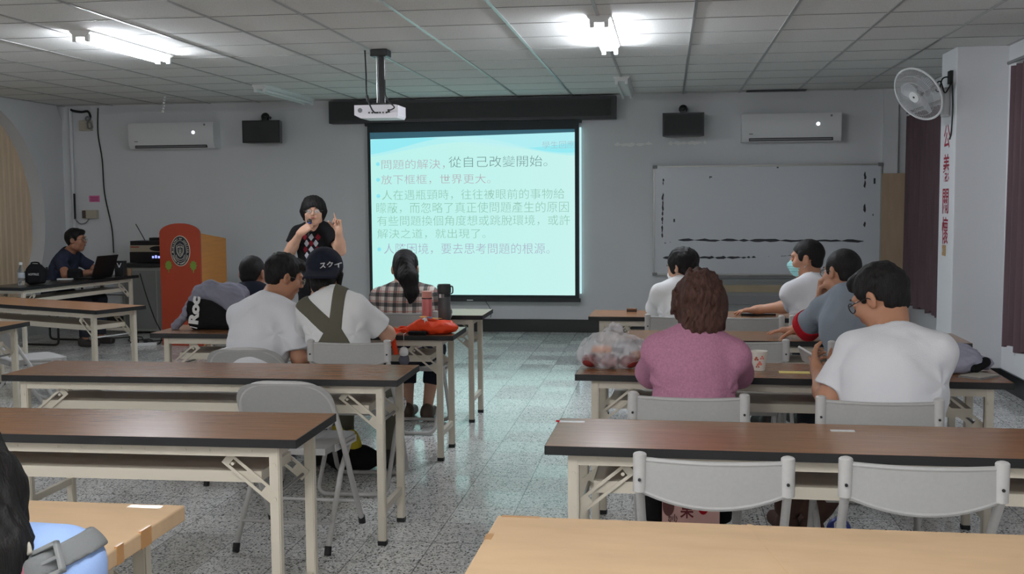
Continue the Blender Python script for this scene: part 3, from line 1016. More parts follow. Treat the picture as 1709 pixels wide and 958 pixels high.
def streak(x0, z0, x1, z1, w, seed, keep=.75):
    r = random.Random(seed)
    bm = B(); n = 70
    d = Vector((x1 - x0, 0, z1 - z0)); Lh = d.length; d.normalize(); u = Vector((-d.z, 0, d.x))
    i = 0
    while i < n:
        run = r.randint(3, 12)
        if r.random() < keep:
            a = [i / n * Lh + r.uniform(-.01, .01) for _ in (0,)][0]; b = min(Lh, (i + run) / n * Lh)
            k = max(2, run // 2)
            top, bot = [], []
            for j in range(k + 1):
                s = a + (b - a) * j / k
                e = 0.15 if j in (0, k) else 1
                top.append(Vector((x0, -.0015, z0)) + d * s + u * w * e * r.uniform(.2, .6)); bot.append(Vector((x0, -.0015, z0)) + d * s - u * w * e * r.uniform(.15, .5))
            vs = [bm.verts.new(p) for p in bot + top[::-1]]
            bm.faces.new(vs)
        i += run
    return bm
for a in ((-.93, .375, 1.03, .36, .034, 3, .96), (-1.10, .18, -.1, .185, .034, 5, .95), (-.1, .19, .3, .205, .008, 6, .6), (-1.11, .40, -1.1, 1.05, .026, 8, .9), (1.04, .40, 1.03, 1.1, .03, 9, .6), (-1.09, .34, -.9, .375, .01, 12, .5)):
    obj('worn_mark', streak(*a), M_ink, t)
for x, z, a, b in ((-.59, 1.06, .03, .012), (-.6, 1.055, .006, .03), (-.98, .59, .018, .035), (1.13, 1.0, .02, .06), (.12, 1.155, .02, .015), (1.12, .64, .01, .02)):
    bm = B(); box2(bm, (x - a / 2, -.0015, z - b / 2), (x + a / 2, 0, z + b / 2)); obj('worn_mark', bm, M_ink, t)
t = thing('low_cabinet', 'long low grey cabinet with a wooden rail under the whiteboard', 'cabinet', (1.2, YF, 0))
M_cab = mat('grey cabinet', (128, 130, 128), .5)
M_rail = mat('yellowed wooden rail', (150, 134, 108), .5, noise=(4, .08, (1, 1, 8)))
bm = B(); box2(bm, (-.95, -.34, 0), (1.0, -.02, .60)); obj('body', bm, M_cab, t)
bm = B(); box2(bm, (-.95, -.352, .49), (1.0, -.34, .565)); o = obj('rail', bm, M_rail, t); o['label'] = 'yellowed wooden rail'
for z0, z1 in ((.03, .32), (.355, .455)):
    bm = B(); box2(bm, (-.94, -.352, z0), (.99, -.34, z1)); obj('front_panel', bm, M_grey if z1 > .4 else M_cab, t, bevel=.004)
bm = B(); box2(bm, (-.96, -.36, .60), (1.01, -.01, .62)); obj('cabinet_top', bm, M_cab, t)
# small marks and hook on the front wall
bm = B(); box2(bm, (-1.13, YF - .006, .505), (-1.09, YF, .515)); tag(obj('wall_hook', bm, M_grey), 'tiny grey hook on the wall right below the screen', 'hook')
bm = B(); tube(bm, smoothpath([(-2.02, YF - .09, .35), (-1.99, YF - .07, .30), (-1.96, YF - .08, .24), (-1.965, YF - .09, .17)]), .004, 6)
tag(obj('dangling_cord', bm, M_black), 'short dark pull cord below the screen bottom bar', 'cord')
M_patch = mat('fresh paint', (226, 226, 222), .7)
bm = streak(-.58, 0, .42, .01, .05, 21, .95)
for v in bm.verts: v.co += Vector((0, YF, 2.085))
struct('trim_5', bm, M_patch)
bm = B(); box2(bm, (.83, 12.02, H - .012), (1.45, 12.16, H - .006)); tag(obj('ceiling_vent', bm, M_dark), 'dark open slot in the ceiling above the right air conditioner', 'vent')

# ------------------------------------------------------------------ left front corner: pipe, boxes, notice, cables
bm = B(); tube(bm, [(-6.97, YF - .03, .0), (-6.97, YF - .03, 2.6)], .022, 12)
tag(obj('wall_pipe', bm, M_wall, smooth=True), 'white vertical pipe in the left front corner', 'pipe')
t = thing('junction_box', 'beige junction box under the black conduit in the left front corner', 'box', (-6.78, YF, 2.335))
bm = B(); box2(bm, (-.075, -.06, 0), (.075, 0, .12)); obj('housing', bm, M_beige, t, bevel=.008)
bm = B(); tube(bm, smoothpath([(.02, -.05, .08), (.07, -.07, .10), (.10, -.06, .04), (.05, -.07, .03), (.04, -.06, .13)]), .009, 8); ball(bm, (.05, -.07, .14), .03); obj('wire_nest', bm, M_grey, t, smooth=True)
bm = B(); tube(bm, smoothpath([(-6.97, YF - .03, 2.59), (-6.92, YF - .05, 2.57), (-6.82, YF - .05, 2.555), (-6.74, YF - .05, 2.56), (-6.71, YF - .05, 2.51), (-6.72, YF - .05, 2.46)]), .014, 8)
tag(obj('flexible_conduit', bm, M_black, smooth=True), 'black flexible conduit arching near the ceiling in the left corner', 'conduit')
bm = B(); tube(bm, smoothpath([(-6.63, YF - .01, 2.60), (-6.64, YF - .012, 2.3), (-6.60, YF - .012, 2.0), (-6.58, YF - .02, 1.6), (-6.50, YF - .03, 1.2), (-6.47, YF - .06, .9)]), .008, 8)
tag(obj('wall_cable', bm, M_black, smooth=True), 'long black cable hanging down the front wall left of the air conditioner', 'cable')
t = thing('paper_notice', 'small pink paper notice on the wall above the man at the laptop', 'notice', (-6.72, YF - .002, 1.50))
M_pink = mat('pink paper', (214, 110, 160), .8)
bm = B(); box2(bm, (-.065, -.002, 0), (.065, .002, .075)); obj('sheet', bm, M_pink, t)
bm = B()
for z in (.015, .033, .05): box2(bm, (-.05, -.003, z), (.05, -.0018, z + .006))
obj('print_lines', bm, mat('dark magenta print', (120, 40, 80), .8), t)
t = thing('control_box', 'beige wall control box below the pink notice', 'box', (-6.76, YF, 1.305))
bm = B(); box2(bm, (-.09, -.06, 0), (.09, 0, .10)); obj('housing', bm, M_beige, t, bevel=.006)
bm = B(); box2(bm, (-.09, -.064, .005), (-.045, -.058, .095)); obj('dark_cover', bm, mat('brown cover', (84, 70, 58), .5), t)
bm = B(); tube(bm, smoothpath([(-.02, -.03, 0), (-.06, -.04, -.05), (-.13, -.04, -.06), (-.19, -.04, -.01)]), .006, 6); obj('lead', bm, M_grey, t)
bm = B(); tube(bm, [(-6.94, YF - .06, 1.60), (-6.94, YF - .06, 1.30)], .012, 8); tag(obj('black_conduit', bm, M_black), 'short black conduit on the corner pipe left of the pink notice', 'conduit')
# little perforated chain hanging from the ceiling
bm = B()
for k in range(6):
    lathe(bm, [(.004, 0), (.014, .006), (.014, .022), (.004, .028)], 8, (-5.38 + .006 * k, 11.3, 2.45 + .03 * k))
tag(obj('hanging_chain', bm, M_white, smooth=True), 'short white beaded chain hanging from the ceiling above the left air conditioner', 'chain')

# ------------------------------------------------------------------ fan, lettering and switch on the pillar
t = thing('wall_fan', 'white oscillating wall fan on the pillar at the upper right', 'fan', (2.2, 9.18, 2.28))
M_fan = mat('white fan plastic', (206, 206, 206), .35)
bm = B(); box2(bm, (-.05, -.06, -.17), (0, .06, .06)); obj('bracket', bm, M_fan, t, bevel=.015)
bm = B(); tube(bm, smoothpath([(-.04, 0, .0), (-.09, -.03, .06), (-.15, -.08, .075)]), .028, 12); obj('arm', bm, M_fan, t, smooth=True)
ctr = Vector((-.265, -.16, .0)); nrm = Vector((-.72, -.48, -.5)).normalized()
ux = nrm.cross(Vector((0, 0, 1))).normalized(); uy = ux.cross(nrm)
bm = B(); cyl(bm, ctr - nrm * .17, ctr - nrm * .06, .05, .06); obj('motor', bm, M_fan, t, smooth=True, bevel=.01)
R0 = .22
def ringpts(r, d, n=48): return [ctr + nrm * d + (ux * math.cos(k * 2 * math.pi / n) + uy * math.sin(k * 2 * math.pi / n)) * r for k in range(n)]
bm = B(); tube(bm, ringpts(R0, 0), .009, 8, closed=True); obj('cage_rim', bm, M_fan, t, smooth=True)
bm = B()
for k in range(80):
    a = k * 2 * math.pi / 80
    e = ux * math.cos(a) + uy * math.sin(a)
    tube(bm, [ctr + e * .04 + nrm * .05, ctr + e * .12 + nrm * .045, ctr + e * .195 + nrm * .025, ctr + e * R0], .0012, 4)
    tube(bm, [ctr + e * .06 - nrm * .07, ctr + e * .15 - nrm * .06, ctr + e * R0], .0012, 4)
for r, d in ((.12, .046), (.17, .033)): tube(bm, ringpts(r, d), .0015, 4, closed=True)
obj('cage', bm, M_fan, t)
bm = B(); cyl(bm, ctr + nrm * .042, ctr + nrm * .056, .046, .044, 28); obj('badge', bm, M_white, t, smooth=True)
bm = B(); cyl(bm, ctr + nrm * .056, ctr + nrm * .0575, .009, seg=12); obj('badge_logo', bm, M_dark, t)
for k in range(3):
    a = k * 2.094 + .3
    e = ux * math.cos(a) + uy * math.sin(a); g = nrm.cross(e)
    bm = B()
    out = [(.025, -.02), (.08, -.055), (.15, -.06), (.18, -.02), (.17, .03), (.10, .045), (.025, .02)]
    vs = [bm.verts.new(ctr + e * p + g * q + nrm * (q * .35 - .01)) for p, q in out]
    f = bm.faces.new(vs); thicken(bm, .003)
    obj('blade', bm, mat('grey fan blade', (150, 152, 155), .3) if 'grey fan blade' not in MATS else MATS['grey fan blade'], t)
bm = B(); ball(bm, ctr - nrm * .02, .03); obj('hub', bm, M_dark, t, smooth=True)
bm = B(); tube(bm, smoothpath([(2.19, 9.12, 2.42), (2.13, 9.1, 2.40), (2.10, 9.08, 2.30), (2.07, 9.08, 2.34), (2.11, 9.08, 2.38), (2.14, 9.06, 2.29), (2.17, 9.05, 2.33), (2.185, 9.03, 2.36), (2.19, 9.01, 2.2), (2.19, 9.03, 2.0), (2.195, 9.1, 1.93)]), .0055, 8)
box2(bm, (2.175, 9.05, 2.36), (2.199, 9.13, 2.46))
tag(obj('fan_cord', bm, M_black, smooth=True), 'looped black cord and plug beside the wall fan', 'cord')
M_red = mat('dark red lettering', (150, 30, 52), .6)
t = thing('wall_lettering', 'column of four dark red Chinese characters on the pillar face', 'lettering', (2.199, 9.2, 1.2))
for ch, z0, z1 in (('公', .665, .85), ('義', .40, .62), ('關', .145, .345), ('懷', -.10, .12)):
    lettering('character', ch, .2, M_red, t, (-.001, .095, z0), X=(0, -1, 0), fit=(.19, z1 - z0), extrude=.0005, bold=.0012)
t = thing('light_switch', 'tan light switch on the pillar under the red characters', 'switch', (2.2, 9.2, 1.01))
bm = B(); box2(bm, (-.012, -.04, 0), (0, .04, .085)); obj('plate', bm, mat('tan switch plate', (172, 138, 96), .5), t, bevel=.003)
bm = B(); box2(bm, (-.016, -.012, .025), (-.011, .012, .06)); obj('rocker', bm, M_beige, t, bevel=.002)
# curtains
M_curt = mat('dark plum curtain', (88, 69, 73), .9, noise=(6, .12, (1, 1, .3)))
def curtain(label, y0, y1, z0, z1, x, folds, amp=.035):
    bm = B(); n = folds * 10; rows = []
    for zi in range(13):
        f = zi / 12
        z = z0 + (z1 - z0) * f
        rows.append([bm.verts.new((x + amp * (1 - .35 * f) * math.sin(2 * math.pi * folds * k / n + .25 * math.sin(k * .31 + f * 2)) + .008 * math.sin(k * .7), y0 + (y1 - y0) * k / n, z + (.02 * math.sin(k * .23) if zi == 0 else 0))) for k in range(n + 1)])
    for a, b in zip(rows, rows[1:]):
        for k in range(n): bm.faces.new((a[k], a[k + 1], b[k + 1], b[k]))
    thicken(bm, .004)
    tag(obj('curtain', bm, M_curt, smooth=True), label, 'curtain', 'plum curtains on the right wall')
curtain('dark plum curtain hanging behind the fan and pillar', 10.35, 12.12, .38, 2.33, 2.5, 12)
curtain('dark plum curtain at the right picture edge in front of the pillar', 7.2, 8.62, .37, 2.43, 2.52, 10)
bm = B(); tube(bm, [(2.5, 10.3, 2.37), (2.5, 12.15, 2.37)], .014, 8); tag(obj('curtain_rod', bm, M_grey), 'curtain rod above the curtain behind the pillar', 'curtain rod')
bm = B(); tube(bm, [(2.52, 7.1, 2.47), (2.52, 8.75, 2.47)], .014, 8); tag(obj('curtain_rod', bm, M_grey), 'curtain rod at the right picture edge in front of the pillar', 'curtain rod')
# ------------------------------------------------------------------ people
def skin(name, rgb):
    m = mat(name, rgb, .55, noise=(14, .05, (1, 1, 1)))
    b = m.node_tree.nodes['Principled BSDF']
    b.inputs['Subsurface Weight'].default_value = .08
    b.inputs['Subsurface Radius'].default_value = (.012, .005, .003)
    return m
SK1, SK2, SK3 = skin('light skin', (206, 160, 134)), skin('tan skin', (182, 132, 104)), skin('brown skin', (158, 110, 86))
def hairmat(name, rgb, st=(60, 60, 9)):
    m = mat(name, rgb, .62, spec=.22, noise=(3, .45, st))
    nt, b = nodes_of(m)
    tc = nt.nodes.new('ShaderNodeTexCoord'); mp = nt.nodes.new('ShaderNodeMapping'); mp.inputs['Scale'].default_value = st
    n = nt.nodes.new('ShaderNodeTexNoise'); n.inputs['Scale'].default_value = 4; n.inputs['Detail'].default_value = 4
    bp = nt.nodes.new('ShaderNodeBump'); bp.inputs['Strength'].default_value = .5; bp.inputs['Distance'].default_value = .006
    L = nt.links.new
    L(tc.outputs['Object'], mp.inputs[0]); L(mp.outputs[0], n.inputs['Vector']); L(n.outputs['Fac'], bp.inputs['Height']); L(bp.outputs[0], b.inputs['Normal'])
    return m
H_black, H_brown, H_soft = hairmat('black hair', (24, 22, 22)), hairmat('reddish brown hair', (70, 46, 39)), hairmat('dark brown hair', (15, 13, 12))
def cloth(name, rgb, **k): return mat(name, rgb, .9, spec=.2, bump=(220, .15), **k)
C_white, C_white2 = cloth('white cotton', (222, 222, 226)), cloth('white knit', (232, 232, 232))
C_navy, C_black, C_grey, C_olive, C_red = cloth('navy cloth', (30, 33, 46)), cloth('black cloth', (22, 22, 24)), cloth('blue grey shirt', (132, 140, 150)), cloth('olive twill', (98, 95, 82)), cloth('red cloth', (176, 24, 36))
C_pink = cloth('mauve knit', (178, 124, 148), noise=(120, .12, (1, 1, 1)))
C_brown, C_blue = cloth('brown trousers', (78, 58, 50)), cloth('dark blue shirt', (44, 48, 66))
C_jean = cloth('dark trousers', (40, 42, 50))
M_eyew, M_iris, M_lip, M_brow = mat('eye white', (225, 222, 218), .2), mat('dark iris', (30, 20, 16), .15), mat('lips', (160, 88, 80), .5), mat('brow hair', (30, 26, 25), .8)
M_mask1, M_mask2 = mat('cyan mask cloth', (150, 205, 205), .8), mat('white mask cloth', (225, 228, 230), .8)
M_shoe, M_sole = mat('dark shoe', (46, 40, 38), .5), mat('pale sole', (190, 186, 178), .6)
M_lens = mat('spectacle lens', (225, 235, 238), .05, alpha=.12)
M_frame_d = mat('dark spectacle frame', (25, 25, 28), .3)
M_frame_m = mat('metal spectacle frame', (150, 140, 125), .3, .9)
def plaid():
    m = mat('plaid flannel', (190, 170, 160), .9, spec=.2)
    nt, b = nodes_of(m)
    L = nt.links.new
    tc = nt.nodes.new('ShaderNodeTexCoord'); sp = nt.nodes.new('ShaderNodeSeparateXYZ'); L(tc.outputs['Object'], sp.inputs[0])
    def band(ax, per, ofs, w): return mth('LESS_THAN', mth('FRACT', mth('ADD', mth('DIVIDE', sp.outputs[ax], per, nt), ofs, nt), None, nt), w, nt)
    c = mixc(0.0, lin(228, 220, 212), lin(228, 220, 212), nt)
    for ax in (0, 2):
        c = mixc(mth('MULTIPLY', band(ax, .062, .0, .40), .72, nt), c, lin(26, 27, 36), nt)
        c = mixc(mth('MULTIPLY', band(ax, .062, .55, .16), .45, nt), c, lin(170, 80, 62), nt)
    L(c, b.inputs['Base Color'])
    return m
C_plaid = plaid()

def lerp(a, b, t): return np.asarray(a, float) * (1 - t) + np.asarray(b, float) * t
def hand(F, W, d, n, right, curl, s=1.0):
    """palm, four fingers and a thumb; d points along the fingers, n out of the palm"""
    W, d = np.asarray(W, float), unit(d)
    n = unit(np.asarray(n, float) - d * np.dot(n, d))
    t = np.cross(d, n) if right else -np.cross(d, n)
    R = np.stack([t, d, n], 1)
    F.rbox(W + d * .048 * s, V(.038, .048, .014) * s, R, .013 * s, .012)
    F.cone(W - d * .01, W + d * .02 * s, .026 * s, .026 * s, .02)
    F.ell(W + d * .035 * s + t * .026 * s + n * .008 * s, V(.016, .03, .015) * s, R, .012)
    ln = (.066, .074, .069, .054)
    for i, off in enumerate((.029, .010, -.009, -.027)):
        p = W + (d * (.088 - .004 * abs(i - 1)) + t * off) * s
        a, rr = 0., (.0088, .009, .0086, .0076)[i]
        dd = unit(d + t * (.06 - .045 * i))
        for j, (fr, mx) in enumerate(((.45, 1.2), (.31, 1.55), (.24, 1.0))):
            a += curl[i + 1] * mx
            q = p + (dd * math.cos(a) + n * math.sin(a)) * ln[i] * fr * s
            F.cone(p, q, (rr - .0009 * j) * s, (rr - .0009 * (j + 1)) * s, .003)
            p = q
    p = W + (d * .022 + t * .030 + n * .006) * s
    a = 0.
    for j, (l_, mx) in enumerate(((.042, .5), (.032, .7), (.026, .8))):
        a += curl[0] * mx
        dd = unit(d * .72 + t * (.72 - .75 * a) + n * (.1 + .75 * a))
        q = p + dd * l_ * s
        F.cone(p, q, (.012 - .0015 * j) * s, (.0112 - .0017 * j) * s, .005)
        p = q
def head_R(yaw, pitch, roll=0):
    y, p, r = (math.radians(v) for v in (yaw, pitch, roll))
    f = V(-math.sin(y) * math.cos(p), math.cos(y) * math.cos(p), -math.sin(p))
    rt = V(math.cos(y), math.sin(y), 0)
    up = np.cross(rt, f)
    rt2 = rt * math.cos(r) + up * math.sin(r)
    return np.stack([rt2, f, np.cross(rt2, f)], 1)
def head_sdf(F, c, R, s, age=0):
    P = lambda x, y, z: c + R @ (V(x, y, z) * s)
    E = lambda p, r, k=.015, op='u': F.ell(P(*p), V(*r) * s, R, k, op)
    E((0, -.012, .03), (.076, .094, .088), .01)
    E((0, .022, -.038), (.062, .066, .072), .03)
    E((0, .045, -.092), (.034, .032, .024), .03)
    for q in (-1, 1):
        E((q * .042, .052, -.025), (.026, .028, .028), .025)
        E((q * .050, .01, -.07), (.018, .035, .025), .03)
    E((0, .078, .028), (.046, .018, .013), .018)
    for q in (-1, 1): E((q * .031, .104, .004), (.020, .018, .013), .014, 's')
    F.cone(P(0, .088, .008), P(0, .106, -.020), .008 * s, .0115 * s, .01)
    for q in (-1, 1): E((q * .011, .096, -.024), (.008, .010, .007), .006)
    E((0, .083, -.05), (.026, .014, .014), .012)
    for q in (-1, 1):
        Re = R @ np.array([[math.cos(q * .35), -math.sin(q * .35), 0], [math.sin(q * .35), math.cos(q * .35), 0], [0, 0, 1]])
        F.ell(P(q * .079, -.008, -.003), V(.011, .021, .033) * s, Re, .006)
        F.ell(P(q * .0885, -.004, .002), V(.006, .011, .018) * s, Re, .004, 's')
def person(label, P, N, Hc, yaw=0, pitch=0, roll=0, hd=0, sw=.165, gx=1, gy=1, hs=1.0, sk=SK1, drop=.06, SL=None, SR=None,
           L=None, R=None, top=C_white, sleeve=.62, sr=(.056, .062), legs=None, stand=False, trouser=C_jean, shoe=M_shoe, hair='short', hm=H_black,
           glasses=None, mask=None, seed=1, fold=.004, extra=None, neck_open=.064, barefoot=False, trouser_end=.96, loc=None, h=.0062, hem=-.06, vneck=False, longhair=0):
    P, N, Hc = (np.asarray(v, float) for v in (P, N, Hc))
    a = math.radians(hd)
    f, r = V(-math.sin(a), math.cos(a), 0), V(math.cos(a), math.sin(a), 0)
    u = unit(N - P)
    f2 = unit(f - u * (f @ u)); r2 = np.cross(f2, u)
    TR = np.stack([r2, f2, u], 1)
    T = lambda t, x=0, y=0: P + (N - P) * t + r2 * x + f2 * y
    SL = N - r2 * sw - u * drop if SL is None else V(*SL)
    SR = N + r2 * sw - u * drop if SR is None else V(*SR)
    HR = head_R(yaw, pitch, roll)
    base = V(P[0], P[1], 0) if loc is None else V(*loc)
    root = thing('person', label, 'person', tuple(base), group=None)
    o3 = tuple(base)
    def torso(F, o, k=.05):
        F.ell(T(0), (.162 * gx + o, .125 * gy + o, .12 + o), TR, .05)
        F.ell(T(.28), (.148 * gx + o, .118 * gy + o, .17 + o), TR, k)
        F.ell(T(.64, 0, -.005), (.158 * gx + o, .112 * gy + o, .19 + o), TR, k)
        for S in (SL, SR): F.cone(lerp(S, N - u * .05, .7), S + u * .0, .062 + o, .044 + o, k)
        for S in (SL, SR): F.cone(N + u * .005, lerp(S, N, .15) + u * .006, .044 + o, .044 + o, k)
    if legs is None:
        if stand:
            legs = [[P - r * .085, P - r * .09 + V(0, 0, -.36) + f * .01, V(P[0], P[1], .09) - r * .10 - f * .01], [P + r * .085, P + r * .09 + V(0, 0, -.36) + f * .01, V(P[0], P[1], .09) + r * .10 - f * .01]]
        else:
            legs = [[P + r * s * .09 + V(0, 0, -.03) + f * .04, V(P[0], P[1], .475) + r * s * .13 + f * .44, V(P[0], P[1], .09) + r * s * .13 + f * .42] for s in (-1, 1)]
    legs = [[np.asarray(q, float) for q in g] for g in legs]
    # ---- body: one continuous skin
    F = Field()
    torso(F, -.008)
    F.cone(N - u * .03, Hc + HR @ V(0, -.022, -.065) * hs, .060, .054 * hs, .03)
    for S, arm, right in ((SL, L, False), (SR, R, True)):
        El, W = np.asarray(arm['el'], float), np.asarray(arm['wr'], float)
        g = arm.get('g', 1)
        F.cone(S, El, .049 * g, .039 * g, .03)
        F.cone(El, lerp(El, W, .35), .040 * g, .039 * g, .02)
        F.cone(lerp(El, W, .3), W, .040 * g, .025, .02)
        hand(F, W, arm['d'], arm['n'], right, arm.get('curl', (.3, .3, .3, .35, .4)), arm.get('s', 1.0))
    for g in legs:
        hip, kn, an = g
        F.cone(hip, kn, .078 * gx, .054, .04)
        F.cone(kn, lerp(kn, an, .35), .053, .052, .03)
        F.cone(lerp(kn, an, .3), an, .052, .034, .03)
        ft = f if len(g) < 4 else f
        F.cone(an - V(0, 0, .045), an - V(0, 0, .06) + f * .13, .034, .024, .03)
    head_sdf(F, Hc, HR, hs)
    body = soft('body', F, h, sk, root, o3)
    hp = lambda x, y, z: Hc + HR @ (V(x, y, z) * hs)
    # ---- face
    if extra is None or not extra.get('noface'):
        for q in (-1, 1):
            c = hp(q * .031, .0785, .004) - base
            bm = B()
            MR = Matrix((HR[:, 0], HR[:, 2], -HR[:, 1])).transposed().to_4x4()   # sphere pole looks forward
            bmesh.ops.create_uvsphere(bm, u_segments=20, v_segments=16, radius=.0125 * hs, matrix=Matrix.Translation(c) @ MR)
            fw = Vector(HR[:, 1])
            for fc in bm.faces:
                if (fc.calc_center_median() - Vector(c)).normalized().dot(fw) > .90: fc.material_index = 1
            obj('eye', bm, [M_eyew, M_iris], root, smooth=True)
            F = Field(); F.ell(hp(q * .031, .0785, .004), V(.0152, .0142, .0142) * hs, HR); F.ell(hp(q * .031, .096, .0015), V(.0145, .016, .0046) * hs, HR, .001, 's')
            soft('eyelid', F, .0022, sk, root, o3)
            F = Field(); F.cone(hp(q * .016, .0935, .029), hp(q * .034, .0935, .0315), .003, .0032, .004); F.cone(hp(q * .034, .0935, .0315), hp(q * .05, .083, .026), .0032, .002, .004)
            soft('eyebrow', F, .0025, M_brow, root, o3)
        F = Field(); F.ell(hp(0, .0905, -.047), V(.022, .008, .0042) * hs, HR, .003); F.ell(hp(0, .0895, -.0545), V(.018, .008, .005) * hs, HR, .003)
        soft('lips', F, .003, M_lip, root, o3)
    # ---- clothes
    F = Field()
    torso(F, .012)
    for S, arm in ((SL, L), (SR, R)):
        El, W = np.asarray(arm['el'], float), np.asarray(arm['wr'], float)
        if sleeve <= 1:
            F.sleeve(S, lerp(S, El, sleeve), sr[0], sr[1], .03)
        else:
            F.cone(S, El, sr[0], sr[1] * .92, .03)
            F.sleeve(El, lerp(El, W, sleeve - 1), sr[1] * .92, .040, .025)
    F.cut(T(hem), -u)
    nd = unit(Hc + HR @ V(0, -.022, -.065) - N)
    F.cone(N + nd * .03, N + nd * .2, neck_open, neck_open + .02, .006, 's')
    if vneck: F.cone(N + f2 * .10 + u * .02, N + f2 * .13 - u * .10, .062, .008, .004, 's')
    w1, w2 = wob(fold * .85, 22, seed, (.6, .6, 1)), wob(fold * .35, 48, seed + 5, (1, 1, .35))
    def crease(Q):
        d = 0
        for S, sg in ((SL, -1), (SR, 1)):
            A = S - u * .12 + r2 * sg * -.02
            q = Q - A
            g = np.exp(-(q ** 2).sum(-1) / (2 * .11 ** 2))
            rad = np.sqrt((q ** 2).sum(-1)) + 1e-6
            ang = np.arctan2(q @ u, (q @ r2) * sg)
            d = d + g * np.sin(ang * 5 + rad * 22 + seed) * .0042
        b = np.exp(-((Q - T(.12)) @ u) ** 2 / (2 * .09 ** 2))
        return d + b * .0042 * np.sin((Q @ u) * 70 + 2.2 * np.sin((Q @ r2) * 11 + seed) + (Q @ r2) * 22)
    F.warp(lambda Q: w1(Q) + w2(Q) + crease(Q))
    shirt_ops = list(F.ops)
    shirt = soft('shirt', F, h, top, root, o3)
    F = Field()
    nb = N + nd * .028
    F.ell(T(0), (.162 * gx + .016, .125 * gy + .016, .12 + .012), TR, .05)
    F.ell(T(.16), (.150 * gx + .012, .118 * gy + .012, .10), TR, .05)
    for g in legs:
        hip, kn, an = g[:3]
        F.cone(hip, kn, .088 * gx, .066, .05)
        F.sleeve(kn, lerp(kn, an, trouser_end), .066, .058, .03)
    F.cut(T(.17), (0, 0, 1))
    w3 = wob(.003, 24, seed + 9)
    F.warp(lambda Q: w3(Q))
    soft('trousers', F, .009, trouser, root, o3)
    if not barefoot:
        for g in legs:
            an = g[2]
            F = Field(); z = an[2] - .09
            F.rbox(an + f * .045 + V(0, 0, -.052), (.040, .118, .034), np.stack([r, f, V(0, 0, 1)], 1), .03, .02)
            F.ell(an + f * (-.02) + V(0, 0, -.02), (.041, .055, .045), np.stack([r, f, V(0, 0, 1)], 1), .03)
            F.cut((0, 0, z + .002), (0, 0, -1))
            s_ = soft('shoe', F, .007, shoe, root, o3)
    # ---- hair
    F = Field()
    def plane_cut(p1, p2):
        n = np.cross(HR[:, 0], hp(*p2) - hp(*p1))
        F.cut(hp(*p1), n if n @ HR[:, 2] < 0 else -n)
    if hair in ('short', 'buzz'):
        o = .0 if hair == 'short' else -.006
        F.ell(hp(0, -.012, .036), V(.0855 + o, .104 + o, .094 + o) * hs, HR)
        plane_cut((0, .085, .066), (0, -.10, -.062))
        for q in (-1, 1): F.ell(hp(q * .072, .022, .022), V(.010, .016, .032) * hs, HR, .01)
        F.ell(hp(0, -.048, -.022), V(.060, .047, .045) * hs, HR, .015)
        if hair == 'short': F.ell(hp(0, .062, .085), V(.06, .034, .026) * hs, HR, .02)
    elif hair == 'bob':
        F.ell(hp(0, -.015, .035), V(.103, .116, .106) * hs, HR)
        for q in (-1, 1): F.cone(hp(q * .082, -.005, .0), hp(q * .074, .012, -.062), .032 * hs, .016 * hs, .03)
        F.ell(hp(0, -.06, -.05), V(.085, .055, .06) * hs, HR, .03)
        F.ell(hp(0, .12, -.045), V(.068, .095, .088) * hs, HR, .010, 's')
    elif hair == 'crop':
        F.ell(hp(0, -.015, .034), V(.091, .108, .10) * hs, HR)
        plane_cut((0, .085, .04), (0, -.10, -.10))
        F.ell(hp(0, -.06, -.05), V(.068, .05, .062) * hs, HR, .02)
        for q in (-1, 1): F.ell(hp(q * .074, .02, .005), V(.014, .022, .04) * hs, HR, .012)
        F.ell(hp(0, .12, -.03), V(.062, .075, .075) * hs, HR, .01, 's')
    elif hair == 'pony':
        F.ell(hp(0, -.012, .036), V(.084, .103, .094) * hs, HR)
        plane_cut((0, .085, .055), (0, -.10, -.075))
        F.ell(hp(0, -.06, -.03), V(.066, .05, .055) * hs, HR, .02)
        F.cone(hp(.01, -.085, .04), hp(.04, -.125, -.05), .05, .058, .03)
        F.cone(hp(.04, -.125, -.05), hp(.06, -.125, -.15), .058, .044, .03)
        F.cone(hp(.06, -.125, -.15), hp(.045, -.12, -.25), .044, .012, .02)
    elif hair == 'curly':
        F.ell(hp(0, -.02, .03), V(.090, .112, .105) * hs, HR)
        F.ell(hp(0, -.045, -.06), V(.084, .075, .082) * hs, HR, .04)
        for q in (-1, 1): F.cone(hp(q * .070, .0, .0), hp(q * .066, .0, -.10), .030, .022, .03)
        F.ell(hp(0, .125, -.05), V(.064, .09, .095) * hs, HR, .012, 's')
    elif hair == 'long':
        F.ell(hp(0, -.02, .03), V(.098, .114, .108) * hs, HR)
        for q in (-1, 1):
            F.cone(hp(q * .07, -.02, .0), hp(q * .105, -.045, -.14), .045, .045, .04)
            F.cone(hp(q * .105, -.045, -.14), hp(q * .11, -.05, -.25), .045, .03, .03)
        F.ell(hp(0, -.07, -.13), V(.11, .05, .15) * hs, HR, .05)
        if longhair: F.cone(hp(.085, -.05, .0), hp(.115, -.075, -.12), .05, .05, .04); F.cone(hp(.115, -.075, -.12), hp(.09, -.09, -.30), .05, .035, .04); F.cone(hp(.10, .0, -.02), hp(.118, -.01, -.15), .04, .03, .03)
        F.ell(hp(0, .125, -.06), V(.064, .09, .11) * hs, HR, .012, 's')
